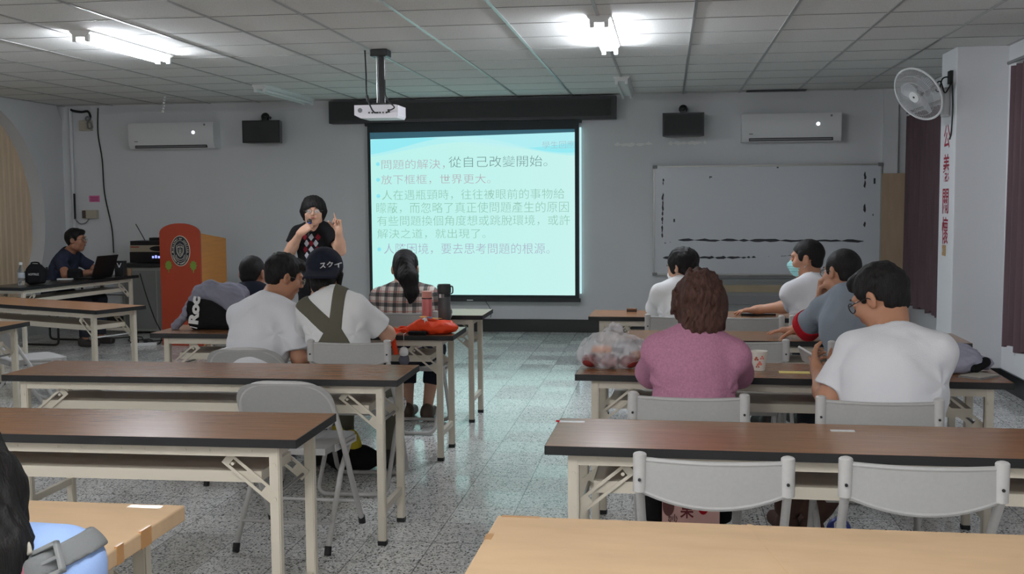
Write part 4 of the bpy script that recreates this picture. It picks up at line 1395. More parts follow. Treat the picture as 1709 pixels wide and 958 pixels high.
    if hair != 'none':
        amp = {'short': .003, 'buzz': .001, 'bob': .003, 'crop': .003, 'pony': .003, 'curly': .0065, 'long': .004}[hair]
        stz = (1, 1, .75) if hair == 'curly' else (1, 1, .45) if hair in ('long', 'bob', 'pony') else (1, 1, .8)
        g1, g2 = wob(amp, 45, seed + 20, stz), wob(amp * .8, 150, seed + 30, (1, 1, .25))
        F.warp(lambda Q: g1(Q) + g2(Q))
        soft('hair', F, .0048, hm, root, o3)
    # ---- spectacles and mask
    if glasses:
        g = B()
        for q in (-1, 1):
            ring = [hp(q * .033 + .024 * math.cos(k * .3927), .103 - .006 * abs(math.cos(k * .3927) - 0) * (1 if q * math.cos(k * .3927) > 0 else 0), .002 + .018 * math.sin(k * .3927)) - base for k in range(16)]
            tube(g, ring, glasses[1], 6, closed=True)
            tube(g, [hp(q * .057, .098, .006) - base, hp(q * .079, .06, .008) - base, hp(q * .086, .0, .008) - base, hp(q * .085, -.02, -.008) - base], glasses[1], 6)
        tube(g, [hp(-.010, .104, .006) - base, hp(0, .107, .009) - base, hp(.010, .104, .006) - base], glasses[1], 6)
        gl = obj('glasses', g, glasses[0], root, smooth=True)
        for q in (-1, 1):
            g = B()
            vs = [g.verts.new(Vector(hp(q * .033 + .0235 * math.cos(k * .3927), .1025, .002 + .0175 * math.sin(k * .3927)) - base)) for k in range(16)]
            fc = g.faces.new(vs); thicken(g, .001)
            obj('lens', g, M_lens, gl)
    if mask:
        F = Field()
        F.ell(hp(0, .028, -.05), V(.069, .083, .066) * hs, HR)
        F.cone(hp(0, .088, -.012), hp(0, .106, -.03), .012, .017, .03)
        n = HR[:, 1]
        F.cut(hp(0, .032, 0), -n)
        F.cut(hp(0, .09, -.004), HR @ V(0, -.35, 1))
        F.ell(hp(0, .02, -.045), V(.066, .076, .066) * hs, HR, .002, 's')
        F.warp(lambda Q: .0012 * np.sin((Q - Hc) @ HR[:, 2] * 420))
        mk = soft('face_mask', F, .0035, mask, root, o3)
        for q in (-1, 1):
            g = B()
            tube(g, [hp(q * .058, .045, -.018) - base, hp(q * .077, .005, .022) - base, hp(q * .084, -.02, .02) - base, hp(q * .08, -.022, -.025) - base, hp(q * .056, .04, -.07) - base], .0016, 5)
            obj('ear_loop', g, M_mask2, mk)
    INFO = dict(root=root, base=base, T=T, TR=TR, N=N, u=u, f=f2, r=r2, SL=SL, SR=SR, HR=HR, hp=hp, shirt_ops=shirt_ops, torso=torso)
    return INFO
def over_shirt(I, name, m, off, cuts, h=.006):
    """a band of cloth lying on the shirt: the shirt's own surface grown by off, kept between planes"""
    F = Field(); F.ops = list(I['shirt_ops'])
    F.warp(lambda Q: -off)
    for p, n in cuts: F.cut(p, n, .002)
    return soft(name, F, h, m, I['root'], tuple(I['base']))

FLAT = (.35, .12, .10, .12, .15)
HOLD = (.8, .55, .55, .6, .65)
# presenter, standing, facing the room
I = person('woman in a black argyle top standing with a microphone, one finger raised', (-2.90, 8.86, .80), (-2.905, 8.85, 1.27), (-2.905, 8.82, 1.395), yaw=195, pitch=0, hd=186, sw=.143, gx=.92,
           sk=SK1, top=C_black, trouser=C_black, stand=True, hair='bob', hs=.98, drop=.055, sleeve=.58, sr=(.06, .07), hem=.0, neck_open=.066, vneck=True,
           R=dict(el=(-3.115, 8.80, 1.055), wr=(-2.968, 8.665, 1.225), d=(.75, .1, .55), n=(.35, .8, -.2), curl=(.9, .75, .75, .75, .75), g=1.1),
           L=dict(el=(-2.67, 8.78, 1.075), wr=(-2.655, 8.70, 1.235), d=(-.08, .02, 1), n=(-.5, -.8, 0), curl=(.9, .03, .95, .95, .95), g=1.15),
           glasses=(M_frame_m, .0014), seed=2, fold=.003)
# argyle lozenges knitted into the chest
M_argw, M_argr = cloth('pale argyle knit', (176, 176, 182)), cloth('red argyle knit', (120, 28, 40))
def on_front(I, x, z, ops):
    return None
for j, (cx, cz, red) in enumerate(((0, 1.185, 0), (-.055, 1.185, 1), (.055, 1.185, 1), (-.038, 1.135, 0), (.038, 1.135, 0), (0, 1.135, 1), (0, 1.085, 0), (-.05, 1.085, 1), (.05, 1.085, 1), (-.036, 1.035, 0), (.036, 1.035, 0), (0, 1.035, 1), (0, .985, 0))):
    c = V(-2.905 + cx, 8.75, cz)
    w, hh = .024, .032
    cuts = [(c + V(sx * w, 0, 0), V(sx * hh, 0, sz * w)) for sx in (-1, 1) for sz in (-1, 1)] + [(V(0, 8.83, 0), V(0, 1, 0))]
    F = Field(); F.ops = [o for o in I['shirt_ops'] if o[0] != 'i']
    F.warp(lambda Q: -.0025)
    for p, n in cuts: F.cut(p, n, .001)
    # keep the evaluation small
    F.ops = [(o[0], o[1], np.maximum(o[2], c - .06), np.minimum(o[3], c + .12), o[4]) if o[0] == 'u' and (np.minimum(o[3], c + .12) > np.maximum(o[2], c - .06)).all() else o for o in F.ops]
    F.ops = [o for o in F.ops if not (o[0] in 'us' and ((o[2] > c + .1).any() or (o[3] < c - .06).any()))]
    soft('argyle_lozenge', F, .004, M_argr if red else M_argw, I['root'], tuple(I['base']))
t = thing('microphone', 'black handheld microphone in the speaking woman\'s hand', 'microphone', (-2.905, 8.66, 1.2))
bm = B(); a, b = Vector((-.005, .02, .0)), Vector((.0, .045, .105)); cyl(bm, a, b, .012, .016); obj('handle', bm, M_blackgloss, t, smooth=True)
bm = B(); ball(bm, b + (b - a).normalized() * .012, .021); obj('grille', bm, M_dark, t, smooth=True)
bm = B(); cyl(bm, b - (b - a) * .08, b, .0175); obj('ring', bm, mat('blue ring', (40, 70, 150), .3), t, smooth=True)

# man at the laptop
person('man in dark blue seated behind the black-topped table at the left wall', (-6.36, 10.74, .51), (-6.20, 10.72, .965), (-6.10, 10.71, 1.10), yaw=-82, pitch=0, hd=-96, sw=.17, sk=SK3, top=C_blue, hair='short', trouser=C_jean, drop=.07, sleeve=.66, fold=.003,
       SL=(-6.19, 10.90, .90), SR=(-6.17, 10.53, .90), L=dict(el=(-6.02, 10.98, .76), wr=(-5.84, 10.84, .775), d=(.6, -.7, -.05), n=(0, 0, -1), curl=FLAT), R=dict(el=(-6.05, 10.40, .76), wr=(-5.86, 10.53, .775), d=(.7, .6, -.05), n=(0, 0, -1), curl=FLAT),
       glasses=(M_frame_d, .0014), seed=3)
# man in navy at the front left table
person('man in a navy shirt seen from behind at the front left table', (-2.69, 6.80, .51), (-2.70, 6.86, .89), (-2.70, 6.91, 1.00), yaw=-8, pitch=8, sw=.17, sk=SK3, top=C_navy, hair='buzz', hs=1.0, L=dict(el=(-2.92, 7.0, .745), wr=(-2.80, 7.22, .755), d=(.5, .85, 0), n=(0, 0, -1), curl=FLAT),
       R=dict(el=(-2.48, 7.0, .745), wr=(-2.60, 7.22, .755), d=(-.5, .85, 0), n=(0, 0, -1), curl=FLAT), seed=4, drop=.05)
# big white T-shirt, left
person('man in a plain white T-shirt bowed to the right, left group', (-2.17, 5.50, .51), (-2.145, 5.67, .925), (-2.08, 5.78, 1.06), yaw=-52, pitch=18, hd=-16, sw=.172, gx=1.1, gy=1.1, hs=1.04, sk=SK2, top=C_white, hair='short', sleeve=.84, sr=(.056, .08), drop=.075,
       L=dict(el=(-2.36, 5.93, .745), wr=(-2.17, 6.12, .755), d=(.8, .6, 0), n=(0, 0, -1), curl=FLAT), R=dict(el=(-1.925, 5.55, .645), wr=(-1.86, 5.80, .59), d=(-.3, 1, -.1), n=(-.4, 0, -1), curl=HOLD), glasses=(M_frame_m, .0013), seed=5, fold=.005, trouser=C_jean)
# person in the navy cap
I5 = person('person in a navy cap, white tee and olive overalls', (-1.62, 5.42, .51), (-1.71, 5.44, .975), (-1.775, 5.55, 1.09), yaw=6, pitch=12, hd=4, sw=.165, gx=1.0, sk=SK1, top=C_white2, hair='crop', sleeve=.72, sr=(.056, .07), drop=.055,
       SL=(-1.83, 5.43, .905), SR=(-1.565, 5.44, .925), L=dict(el=(-1.90, 5.62, .775), wr=(-1.865, 5.66, .945), d=(.05, -.1, 1), n=(.9, .2, 0), curl=(.6, .5, .5, .5, .5)), R=dict(el=(-1.45, 5.58, .775), wr=(-1.52, 5.82, .765), d=(-.3, .95, 0), n=(0, 0, -1), curl=FLAT), seed=6, fold=.004, trouser=C_olive)
# woman in plaid
I6 = person('woman in a plaid shirt with a black ponytail', (-1.655, 6.86, .51), (-1.675, 6.87, .905), (-1.67, 6.91, 1.035), yaw=4, pitch=4, sw=.165, sk=SK1, top=C_plaid, hair='pony', sleeve=1.6, sr=(.062, .06), drop=.05, hem=-.16,
       L=dict(el=(-1.90, 6.98, .745), wr=(-1.78, 7.2, .755), d=(.5, .85, 0), n=(0, 0, -1), curl=FLAT), R=dict(el=(-1.44, 6.98, .745), wr=(-1.56, 7.2, .755), d=(-.5, .85, 0), n=(0, 0, -1), curl=FLAT), seed=7, trouser=C_jean, trouser_end=.62,
       legs=[[(-1.74, 6.9, .49), (-1.76, 7.3, .47), (-1.74, 7.22, .09)], [(-1.57, 6.9, .49), (-1.56, 7.3, .47), (-1.60, 7.20, .09)]], shoe=mat('brown shoe', (86, 70, 58), .5))
# masked woman, front right table
person('person in a white mask and white tee with short black hair below the whiteboard', (.11, 6.78, .51), (.10, 6.84, .935), (.095, 6.89, 1.05), yaw=52, pitch=12, hd=6, sw=.15, gx=.95, sk=SK1, top=C_white2, hair='crop', hs=.97, sleeve=.8, sr=(.054, .068), mask=M_mask2, seed=8, drop=.05,
       L=dict(el=(-.075, 7.0, .765), wr=(.05, 7.2, .755), d=(.5, .85, 0), n=(0, 0, -1), curl=FLAT), R=dict(el=(.29, 7.02, .765), wr=(.16, 7.2, .755), d=(-.5, .85, 0), n=(0, 0, -1), curl=FLAT))
# pink sweater
person('woman with reddish brown hair in a mauve pink sweater', (.09, 4.20, .51), (.115, 4.23, .935), (.125, 4.27, 1.065), yaw=10, pitch=6, hd=2, sw=.142, gx=.98, gy=1.1, sk=SK1, top=C_pink, hair='curly', hm=H_brown, hs=1.02, sleeve=1.85, sr=(.06, .068), drop=.062, trouser=C_black, seed=9, fold=.004, neck_open=.075,
       L=dict(el=(-.055, 4.42, .775), wr=(.0, 4.70, .765), d=(.5, .85, 0), n=(0, 0, -1), curl=FLAT), R=dict(el=(.275, 4.42, .775), wr=(.21, 4.70, .765), d=(-.5, .85, 0), n=(0, 0, -1), curl=FLAT),
       legs=[[(.0, 4.24, .49), (-.06, 4.66, .47), (-.05, 4.66, .09)], [(.18, 4.24, .49), (.22, 4.66, .47), (.22, 4.66, .09)]])
# masked man in white
person('man in a cyan face mask and white shirt stretching out an arm', (.93, 6.78, .51), (.885, 6.86, .955), (.85, 6.92, 1.10), yaw=72, pitch=4, hd=25, sw=.17, gx=1.05, sk=SK2, top=C_white, hair='buzz', sleeve=.86, sr=(.054, .068), mask=M_mask1, seed=10, drop=.055,
       L=dict(el=(.80, 7.06, .80), wr=(.58, 7.16, .765), d=(-.95, .25, -.08), n=(0, 0, -1), curl=(.2, .1, .12, .2, .3)), R=dict(el=(1.07, 7.1, .775), wr=(.92, 7.26, .765), d=(-.7, .7, 0), n=(0, 0, -1), curl=FLAT))
# grey shirt, leaning on his elbow
I10 = person('man in a grey shirt with a red sleeve leaning his cheek on his fist', (1.0, 5.50, .51), (.885, 5.66, .975), (.885, 5.78, 1.09), yaw=35, pitch=6, roll=-4, hd=18, sw=.175, gx=1.1, sk=SK2, top=C_grey, hair='buzz', sleeve=.8, sr=(.058, .072), seed=11, fold=.005, drop=.06,
       SL=(.775, 5.70, .905), L=dict(el=(.715, 5.96, .775), wr=(.80, 5.86, .965), d=(.05, -.2, 1), n=(.6, -.7, 0), curl=(.8, .9, .9, .9, .9)), R=dict(el=(.93, 6.02, .775), wr=(.70, 6.06, .765), d=(-.95, .1, -.05), n=(0, 0, -1), curl=FLAT), glasses=(M_frame_d, .0014))
# big white T-shirt on the right
I11 = person('heavy man in a white T-shirt and dark glasses looking down at his phone', (.81, 4.10, .51), (.835, 4.20, .945), (.805, 4.32, 1.085), yaw=50, pitch=24, hd=14, sw=.165, gx=1.2, gy=1.3, hs=1.08, sk=SK2, top=C_white, hair='short', sleeve=.80, sr=(.060, .078), drop=.075, seed=12, fold=.004,
       SL=(.685, 4.22, .895), SR=(.985, 4.16, .90), L=dict(el=(.605, 4.20, .715), wr=(.592, 4.44, .785), d=(-.05, .8, .25), n=(.9, .0, .45), curl=(.5, .55, .6, .6, .6), g=1.2), R=dict(el=(.98, 4.40, .74), wr=(.75, 4.50, .785), d=(-.8, .55, .15), n=(-.2, -.2, .9), curl=(.4, .5, .5, .5, .5), g=1.15), glasses=(M_frame_d, .0022), trouser=C_brown,
       legs=[[(.72, 4.16, .49), (.56, 4.62, .47), (.52, 4.85, .09)], [(.90, 4.16, .49), (.80, 4.58, .47), (.62, 4.80, .09)]], shoe=C_brown)
t = thing('phone', 'white-edged phone held by the heavy man in the white T-shirt', 'phone', (.568, 4.545, .825))
R = Matrix.Rotation(-.25, 3, 'Z') @ Matrix.Rotation(-.5, 3, 'X') @ Matrix.Rotation(.5, 3, 'Y')
bm = B(); box(bm, (0, 0, 0), (.075, .15, .009), R); obj('case', bm, M_white, t, bevel=.003)
bm = B(); box(bm, R @ Vector((0, 0, .005)), (.069, .142, .001), R); obj('screen', bm, M_blackgloss, t)
# person at the bottom left edge, long hair
I12 = person('person with long dark hair at the bottom left edge of the picture', (-1.25, 1.62, .51), (-1.25, 1.70, .875), (-1.245, 1.73, .992), yaw=10, pitch=8, sw=.15, sk=SK1, top=cloth('dusty pink shirt', (150, 96, 104)), hair='long', hm=H_soft, sleeve=.7, seed=13, drop=.05, longhair=1,
       L=dict(el=(-1.44, 1.76, .68), wr=(-1.36, 1.98, .60), d=(.2, 1, -.1), n=(0, 0, -1), curl=FLAT), R=dict(el=(-1.07, 1.76, .68), wr=(-1.12, 1.98, .60), d=(-.2, 1, -.1), n=(0, 0, -1), curl=FLAT))
# ------------------------------------------------------------------ clothing details that need the people's own frames
I = I5
hp = I['hp']; base = I['base']; HR = I['HR']
F = Field()
F.ell(hp(0, -.010, .045), (.097, .116, .100), HR)
F.cut(hp(0, 0, .004), HR @ V(0, -.10, -1))
F.rbox(hp(.012, -.135, -.012), (.084, .064, .007), HR @ np.array([[1, 0, 0], [0, .86, -.5], [0, .5, .86]]), .006, .02)
cap = soft('cap', F, .004, C_navy, I['root'], tuple(base))
cap['label'] = 'navy cap worn backwards with white characters'
me = text_mesh('スクイ', .036, .0006, bold=.0008)
xs = [v.co.x for v in me.vertices]; w_ = max(xs) - min(xs); mx_ = min(xs)
for v in me.vertices:
    x, z = (v.co.x - mx_) + .0, v.co.y + .014
    x, z = x * .95 + z * .12 * 0, z + x * .16
    q = 1 - (x / .097) ** 2 - ((z - .045) / .1) ** 2
    y = -.010 - .116 * math.sqrt(max(.02, q)) - .0012 - v.co.z
    v.co = Vector(hp(x, y, z) - base)
me.materials.clear()
link('cap_lettering', me, M_white, cap)
for q in (-1, 1):
    F = Field(); F.cone(hp(q * .082, -.012, .0), hp(q * .076, .005, -.075), .02, .009, .02)
    soft('side_hair', F, .004, H_black, I['root'], tuple(base))
def strap(I, name, m, a, b, w, off=.0045, back=.06):
    """flat strap lying on the shirt from a to b, given as (t along the spine, sideways)"""
    A, Bp = I['T'](a[0], a[1]), I['T'](b[0], b[1])
    d = unit(Bp - A); n = unit(np.cross(d, I['f']))
    return over_shirt(I, name, m, off, [(A + n * w, n), (A - n * w, -n), (A - d * .005, -d), (I['T'](.5, 0, back), I['TR'][:, 1])], .005)
strap(I, 'overall_strap', C_olive, (.64, .015), (1.0, -.135), .040)
strap(I, 'overall_strap', C_olive, (.64, .02), (1.05, .065), .032, .006)
over_shirt(I, 'overall_panel', C_olive, .0085, [(I['T'](.66), I['u']), (I['T'](.66, .055), unit(I['r'] * 1 + I['u'] * .35)), (I['T'](.66, -.035), unit(-I['r'] * 1 + I['u'] * .9)), (I['T'](.3, .13), I['r']), (I['T'](.3, -.14), -I['r']), (I['T'](.5, 0, .02), I['TR'][:, 1])], .005)
I = I10
dr = unit(V(.715, 5.96, .775) - I['SL'])
over_shirt(I, 'red_sleeve', C_red, .006, [(I['SL'] + dr * .17, -dr), (V(.82, 0, 0), V(1, 0, 0))])
# backpack of the person at the bottom left
t = thing('backpack', 'light blue backpack with a grey buckled strap at the bottom left edge', 'backpack', (-1.10, 1.74, .435))
M_pack, M_strap = cloth('light blue nylon', (150, 176, 222)), cloth('grey webbing', (112, 114, 114))
F = Field(); F.rbox((.03, .0, .24), (.105, .08, .235), None, .075, .02); F.rbox((.035, -.08, .15), (.08, .035, .12), None, .03, .02)
w1 = wob(.006, 22, 31); F.warp(lambda Q: w1(Q))
soft('pack_body', F, .006, M_pack, t)
F = Field(); F.ops = [('u', F0[1], F0[2], F0[3], .02) for F0 in Field().rbox((.03, .0, .24), (.105, .08, .235), None, .075, .02).ops]
F.warp(lambda Q: -.010 + w1(Q)); F.cut((.02, 0, .425), (-.42, 0, .9), .002); F.cut((.02, 0, .382), (.42, 0, -.9), .002)
o = soft('strap', F, .005, M_strap, t); o['label'] = 'grey webbing strap'
Rb = Matrix.Rotation(-.45, 3, 'Y') @ Matrix.Rotation(-.35, 3, 'X')
bm = B()
for dx, dz, sx, sz in ((-.026, 0, .008, .056), (.026, 0, .008, .056), (0, .024, .06, .008), (0, -.024, .06, .008), (0, 0, .05, .007)):
    box(bm, Vector((.078, -.075, .432)) + Rb @ Vector((dx, 0, dz)), (sx, .012, sz), Rb)
obj('buckle', bm, mat('grey buckle', (128, 130, 130), .4), t, bevel=.002)
bm = B(); box(bm, (.035, -.072, .452), (.03, .008, .026), Rb); obj('logo_patch', bm, mat('faded patch', (168, 162, 150), .7), t, bevel=.003)

# ------------------------------------------------------------------ lectern with the crest
t = thing('lectern', 'orange lectern with arched top and an oval crest between two green leaves', 'lectern', (-4.98, 10.75, 0), -.13)
M_rust, M_orange = mat('rust red paint', (158, 56, 28), .45), mat('orange wood', (196, 124, 50), .4, noise=(3, .07, (1, 1, 14)))
lw, ld = .235, .52
arc = [(-lw, 0), (lw, 0), (lw, 1.165)] + [(lw * math.cos(k * math.pi / 14), 1.165 + .105 * math.sin(k * math.pi / 14)) for k in range(1, 14)] + [(-lw, 1.165)]
bm = B(); prism(bm, arc, (0, .025, 0), (0, 0, 0)); o = obj('front_panel', bm, M_rust, t, bevel=.003); o['label'] = 'rust red arched front'
for s in (-1, 1):
    bm = B(); prism(bm, [(.025, 0), (ld, 0), (ld, 1.10), (.025, 1.165)], (.022, 0, 0), (s * lw - (.022 if s > 0 else 0), 0, 0), (0, 1, 0), (0, 0, 1))
    obj('side_panel', bm, M_orange, t, bevel=.003)
bm = B(); prism(bm, [(.025, 1.10), (ld - .02, 1.04), (ld - .02, 1.06), (.025, 1.12)], (2 * lw - .05, 0, 0), (-lw + .025, 0, 0), (0, 1, 0), (0, 0, 1)); obj('reading_shelf', bm, M_orange, t)
M_crest, M_crestw = mat('dark navy crest', (26, 30, 44), .4), mat('cream crest lines', (206, 200, 180), .5)
cz = .985
def oval(bm, a, b, y0, y1, n=40):
    prism(bm, [(a * math.cos(k * 2 * math.pi / n), cz + b * math.sin(k * 2 * math.pi / n)) for k in range(n)], (0, y1 - y0, 0), (.01, y0, 0))
bm = B(); oval(bm, .112, .158, -.006, 0); crest = obj('crest', bm, M_crestw, t)
bm = B(); oval(bm, .106, .151, -.008, -.002); obj('crest_field', bm, M_crest, crest)
bm = B()
for a_, b_ in ((.073, .108),):
    tube(bm, [(.01 + a_ * math.cos(k * .19635), -.008, cz + b_ * math.sin(k * .19635)) for k in range(32)], .0022, 4, closed=True)
sh = [(-.042, .055), (-.02, .062), (0, .075), (.02, .062), (.042, .055), (.040, -.01), (.022, -.045), (0, -.062), (-.022, -.045), (-.040, -.01)]
tube(bm, [(.01 + x, -.008, cz + z) for x, z in sh], .0026, 4, closed=True)
tube(bm, [(.01 + .75 * x, -.008, cz + .78 * z - .004) for x, z in sh], .0018, 4, closed=True)
tube(bm, smoothpath([(.01 - .05, -.008, cz - .04), (.01 - .035, -.008, cz - .075), (.01, -.008, cz - .088), (.01 + .035, -.008, cz - .075), (.01 + .05, -.008, cz - .04)]), .003, 4)
for k in range(3): tube(bm, [(.01 + .012 * math.cos(j * .7854), -.008, cz - .025 + .018 * k + .011 * math.sin(j * .7854)) for j in range(8)], .0022, 4, closed=True)
obj('crest_shield', bm, M_crestw, crest)
lettering('crest_characters', '矯正署', .02, M_crestw, crest, (-.019, -.0085, cz + .032), fit=(.058, .018), extrude=.0004)
def arc_text(s, a0, a1, ra, rb, inward=False, size=.026):
    n = len(s)
    for k, ch in enumerate(s):
        if ch == ' ': continue
        a = a0 + (a1 - a0) * (k + .5) / n
        me = text_mesh(ch, size, .0004, ax='CENTER', bold=.0006)
        p = Vector((.01 + ra * math.cos(a), -.0085, cz + rb * math.sin(a)))
        up = Vector((math.cos(a) / ra, 0, math.sin(a) / rb)).normalized() * (-1 if inward else 1)
        rt = Vector((up.z, 0, -up.x))
        Z = rt.cross(up)
        me.transform(Matrix(((rt.x, up.x, Z.x, p.x), (rt.y, up.y, Z.y, p.y), (rt.z, up.z, Z.z, p.z), (0, 0, 0, 1))))
        me.materials.clear()
        bmL.from_mesh(me); bpy.data.meshes.remove(me)
bmL = B()
arc_text('MINISTRY OF JUSTICE', math.radians(190), math.radians(-10), .080, .119, False, .024)
arc_text('AGENCY OF CORRECTIONS', math.radians(198), math.radians(342), .097, .139, True, .020)
me = bpy.data.meshes.new('crest_lettering'); bmL.to_mesh(me); bmL.free(); link('crest_lettering', me, M_crestw, crest)
M_leaf = mat('leaf green paint', (112, 142, 50), .5)
for sx in (-1, 1):
    bm = B(); pts = []
    for k in range(36):
        a = k * 2 * math.pi / 36
        r = .040 + .006 * math.cos(9 * a)
        pts.append((sx * .145 + .01 + r * math.cos(a) * .92, .835 + r * 1.15 * math.sin(a)))
    prism(bm, pts, (0, .004, 0), (0, -.004, 0)); prism(bm, [(sx * .145 + .006, .76), (sx * .145 + .014, .76), (sx * .145 + .014, .80), (sx * .145 + .006, .80)], (0, .004, 0), (0, -.004, 0))
    obj('leaf_emblem', bm, M_leaf, t)

# ------------------------------------------------------------------ equipment behind the lectern
t = thing('equipment_cabinet', 'grey equipment cabinet against the front wall left of the lectern', 'cabinet', (-5.72, 11.95, 0))
bm = B(); box2(bm, (-.40, -.25, .03), (.45, .25, .76)); obj('body', bm, mat('grey steel cabinet', (150, 152, 146), .5), t, bevel=.004)
bm = B(); box2(bm, (-.43, -.28, .76), (.48, .27, .80)); obj('cabinet_top', bm, M_dark, t, bevel=.004)
bm = B(); box2(bm, (-.37, -.256, .06), (.0, -.25, .72)); box2(bm, (.02, -.256, .06), (.42, -.25, .72)); obj('door', bm, M_cab, t)
t = thing('amplifier', 'black amplifier with blue display, lowest in the stack left of the lectern', 'amplifier', (-5.70, 11.9, .80))
bm = B(); box2(bm, (-.33, -.18, 0.01), (.3, .18, .13)); obj('case', bm, M_blackgloss, t, bevel=.004)
bm = B()
for k in range(4): box2(bm, (-.06 + k * .035, -.183, .06), (-.038 + k * .035, -.179, .085 + .008 * (k % 2)))
obj('display', bm, emis('blue display', (150, 160, 255), 1.6), t)
t = thing('mixer', 'silver-fronted tuner lying on the black amplifier', 'tuner', (-5.70, 11.9, .93))
bm = B(); box2(bm, (-.33, -.17, 0), (.3, .17, .075)); obj('case', bm, mat('silver front', (170, 160, 140), .35, .4), t, bevel=.003)
bm = B(); prism(bm, [(.16 * math.cos(k * .31416) * .7, .038 + .03 * math.sin(k * .31416)) for k in range(20)], (0, .004, 0), (.02, -.174, 0)); obj('dial_panel', bm, M_blackgloss, t)
bm = B(); box2(bm, (-.32, -.172, .05), (-.22, -.169, .062)); obj('badge', bm, mat('red badge', (150, 50, 40), .5), t)
t = thing('receiver', 'thin black wireless receiver with one antenna on top of the stack', 'receiver', (-5.70, 11.9, 1.005))
bm = B(); box2(bm, (-.33, -.16, 0), (.3, .16, .05)); box2(bm, (-.12, -.12, .05), (.3, .12, .085)); obj('case', bm, M_blackgloss, t, bevel=.003)
bm = B(); cyl(bm, (-.20, -.05, .045), (-.30, -.07, .24), .005, seg=8); obj('antenna', bm, M_black, t)
t = thing('power_strip', 'white power strip on the floor left of the lectern', 'power strip', (-5.38, 10.7, 0), .3)
bm = B(); box2(bm, (-.13, -.025, 0), (.13, .025, .035)); obj('housing', bm, M_white, t, bevel=.005)
bm = B(); box2(bm, (-.09, -.02, .034), (-.05, .02, .075)); box2(bm, (.0, -.02, .034), (.04, .02, .07)); obj('plug', bm, M_black, t, bevel=.004)
for k, pts in enumerate(([(-5.5, 10.9, .74), (-5.46, 10.95, .5), (-5.40, 11.0, .25), (-5.33, 11.0, .1), (-5.28, 10.85, .01), (-5.30, 10.74, .02)], [(-5.9, 11.5, .01), (-5.7, 11.0, .012), (-5.55, 11.15, .012), (-5.38, 10.9, .012), (-5.45, 10.72, .03)], [(-6.0, 11.2, .012), (-5.75, 11.35, .012), (-5.5, 11.0, .012), (-5.2, 11.2, .012)])):
    bm = B(); tube(bm, smoothpath(pts), .006, 8)
    tag(obj('floor_cable', bm, M_black, smooth=True), ('thin black cable dropping from the laptop table to the power strip', 'black cable coiling on the floor under the laptop table', 'black cable along the floor behind the lectern')[k], 'cable')
# ------------------------------------------------------------------ on the laptop table
def on_tech(x, y): return (x, y, TH)
t = thing('laptop', 'open black laptop on the black-topped table', 'laptop', (-5.80, 10.46, TH), -.12)
bm = B(); box2(bm, (-.12, -.17, .004), (.12, .17, .02)); obj('base', bm, M_blackgloss, t, bevel=.004)
bm = B(); prism(bm, [(.115, .02), (.125, .02), (.205, .235), (.195, .235)], (0, .34, 0), (0, -.17, 0), (1, 0, 0), (0, 0, 1)); obj('screen', bm, M_blackgloss, t, bevel=.002)
t = thing('water_bottle', 'clear water bottle with white cap at the near end of the black-topped table', 'bottle', (-6.0, 9.55, TH))
M_water = mat('clear plastic', (225, 230, 232), .08, trans=.9)
bm = B(); lathe(bm, [(.028, 0), (.032, .006), (.032, .05), (.029, .055), (.032, .06), (.032, .13), (.014, .175), (.013, .19)], 20); obj('bottle_body', bm, M_water, t, smooth=True)
bm = B(); lathe(bm, [(.0325, .065), (.0327, .066), (.0327, .115), (.0325, .116)], 20); obj('bottle_label', bm, mat('pale label', (170, 176, 182), .5), t, smooth=True)
bm = B(); lathe(bm, [(.0155, .188), (.0165, .19), (.0165, .21), (.015, .213)], 16); obj('cap', bm, M_white, t, smooth=True)
t = thing('black_bag', 'small black bag with pale lettering beside the water bottle', 'bag', (-5.90, 9.63, TH), .12)
F = Field(); F.rbox((0, 0, .085), (.085, .055, .085), None, .035, .02); F.cone((-.03, 0, .165), (.03, 0, .165), .03, .03, .03); w1 = wob(.005, 30, 41); F.warp(lambda Q: w1(Q))
soft('bag_body', F, .005, C_black, t)
bm = B(); tube(bm, smoothpath([(-.04, 0, .175), (-.03, -.01, .205), (.03, -.01, .205), (.04, 0, .175)]), .007, 8); obj('handle', bm, C_black, t, smooth=True)
lettering('bag_lettering', 'NOFTRUZ', .02, M_white, t, (-.045, -.0595, .088), fit=(.10, .02), extrude=.0006)
t = thing('black_box', 'small black box with a white V mark behind the laptop', 'box', (-5.66, 10.80, TH), .1)
bm = B(); box2(bm, (-.05, -.04, 0), (.05, .04, .16)); obj('carton', bm, M_blackgloss, t, bevel=.003)
bm = B(); prism(bm, [(-.025, .14), (-.017, .14), (0, .105), (.017, .14), (.025, .14), (.004, .092), (-.004, .092)], (0, .001, 0), (0, -.041, 0)); obj('mark', bm, M_white, t)
t = thing('tan_cup', 'small tan cup at the far end of the black-topped table', 'cup', (-5.62, 10.90, TH))
bm = B(); lathe(bm, [(.028, 0), (.033, .07), (.030, .07), (.026, .006)], 18); obj('cup_body', bm, mat('tan ceramic', (138, 112, 86), .4), t, smooth=True)
bm = B(); box(bm, (-5.95, 10.22, TH + .008), (.15, .05, .014), .2); tag(obj('remote_control', bm, M_white, bevel=.004), 'white remote control in front of the man at the laptop', 'remote control')
t = thing('camera_bag', 'black soft bag between the man at the laptop and the screen', 'bag', (-5.92, 10.36, TH), .1)
F = Field(); F.rbox((0, 0, .05), (.07, .05, .05), None, .03, .02); w2 = wob(.005, 34, 42); F.warp(lambda Q: w2(Q)); soft('bag_body', F, .005, C_black, t)

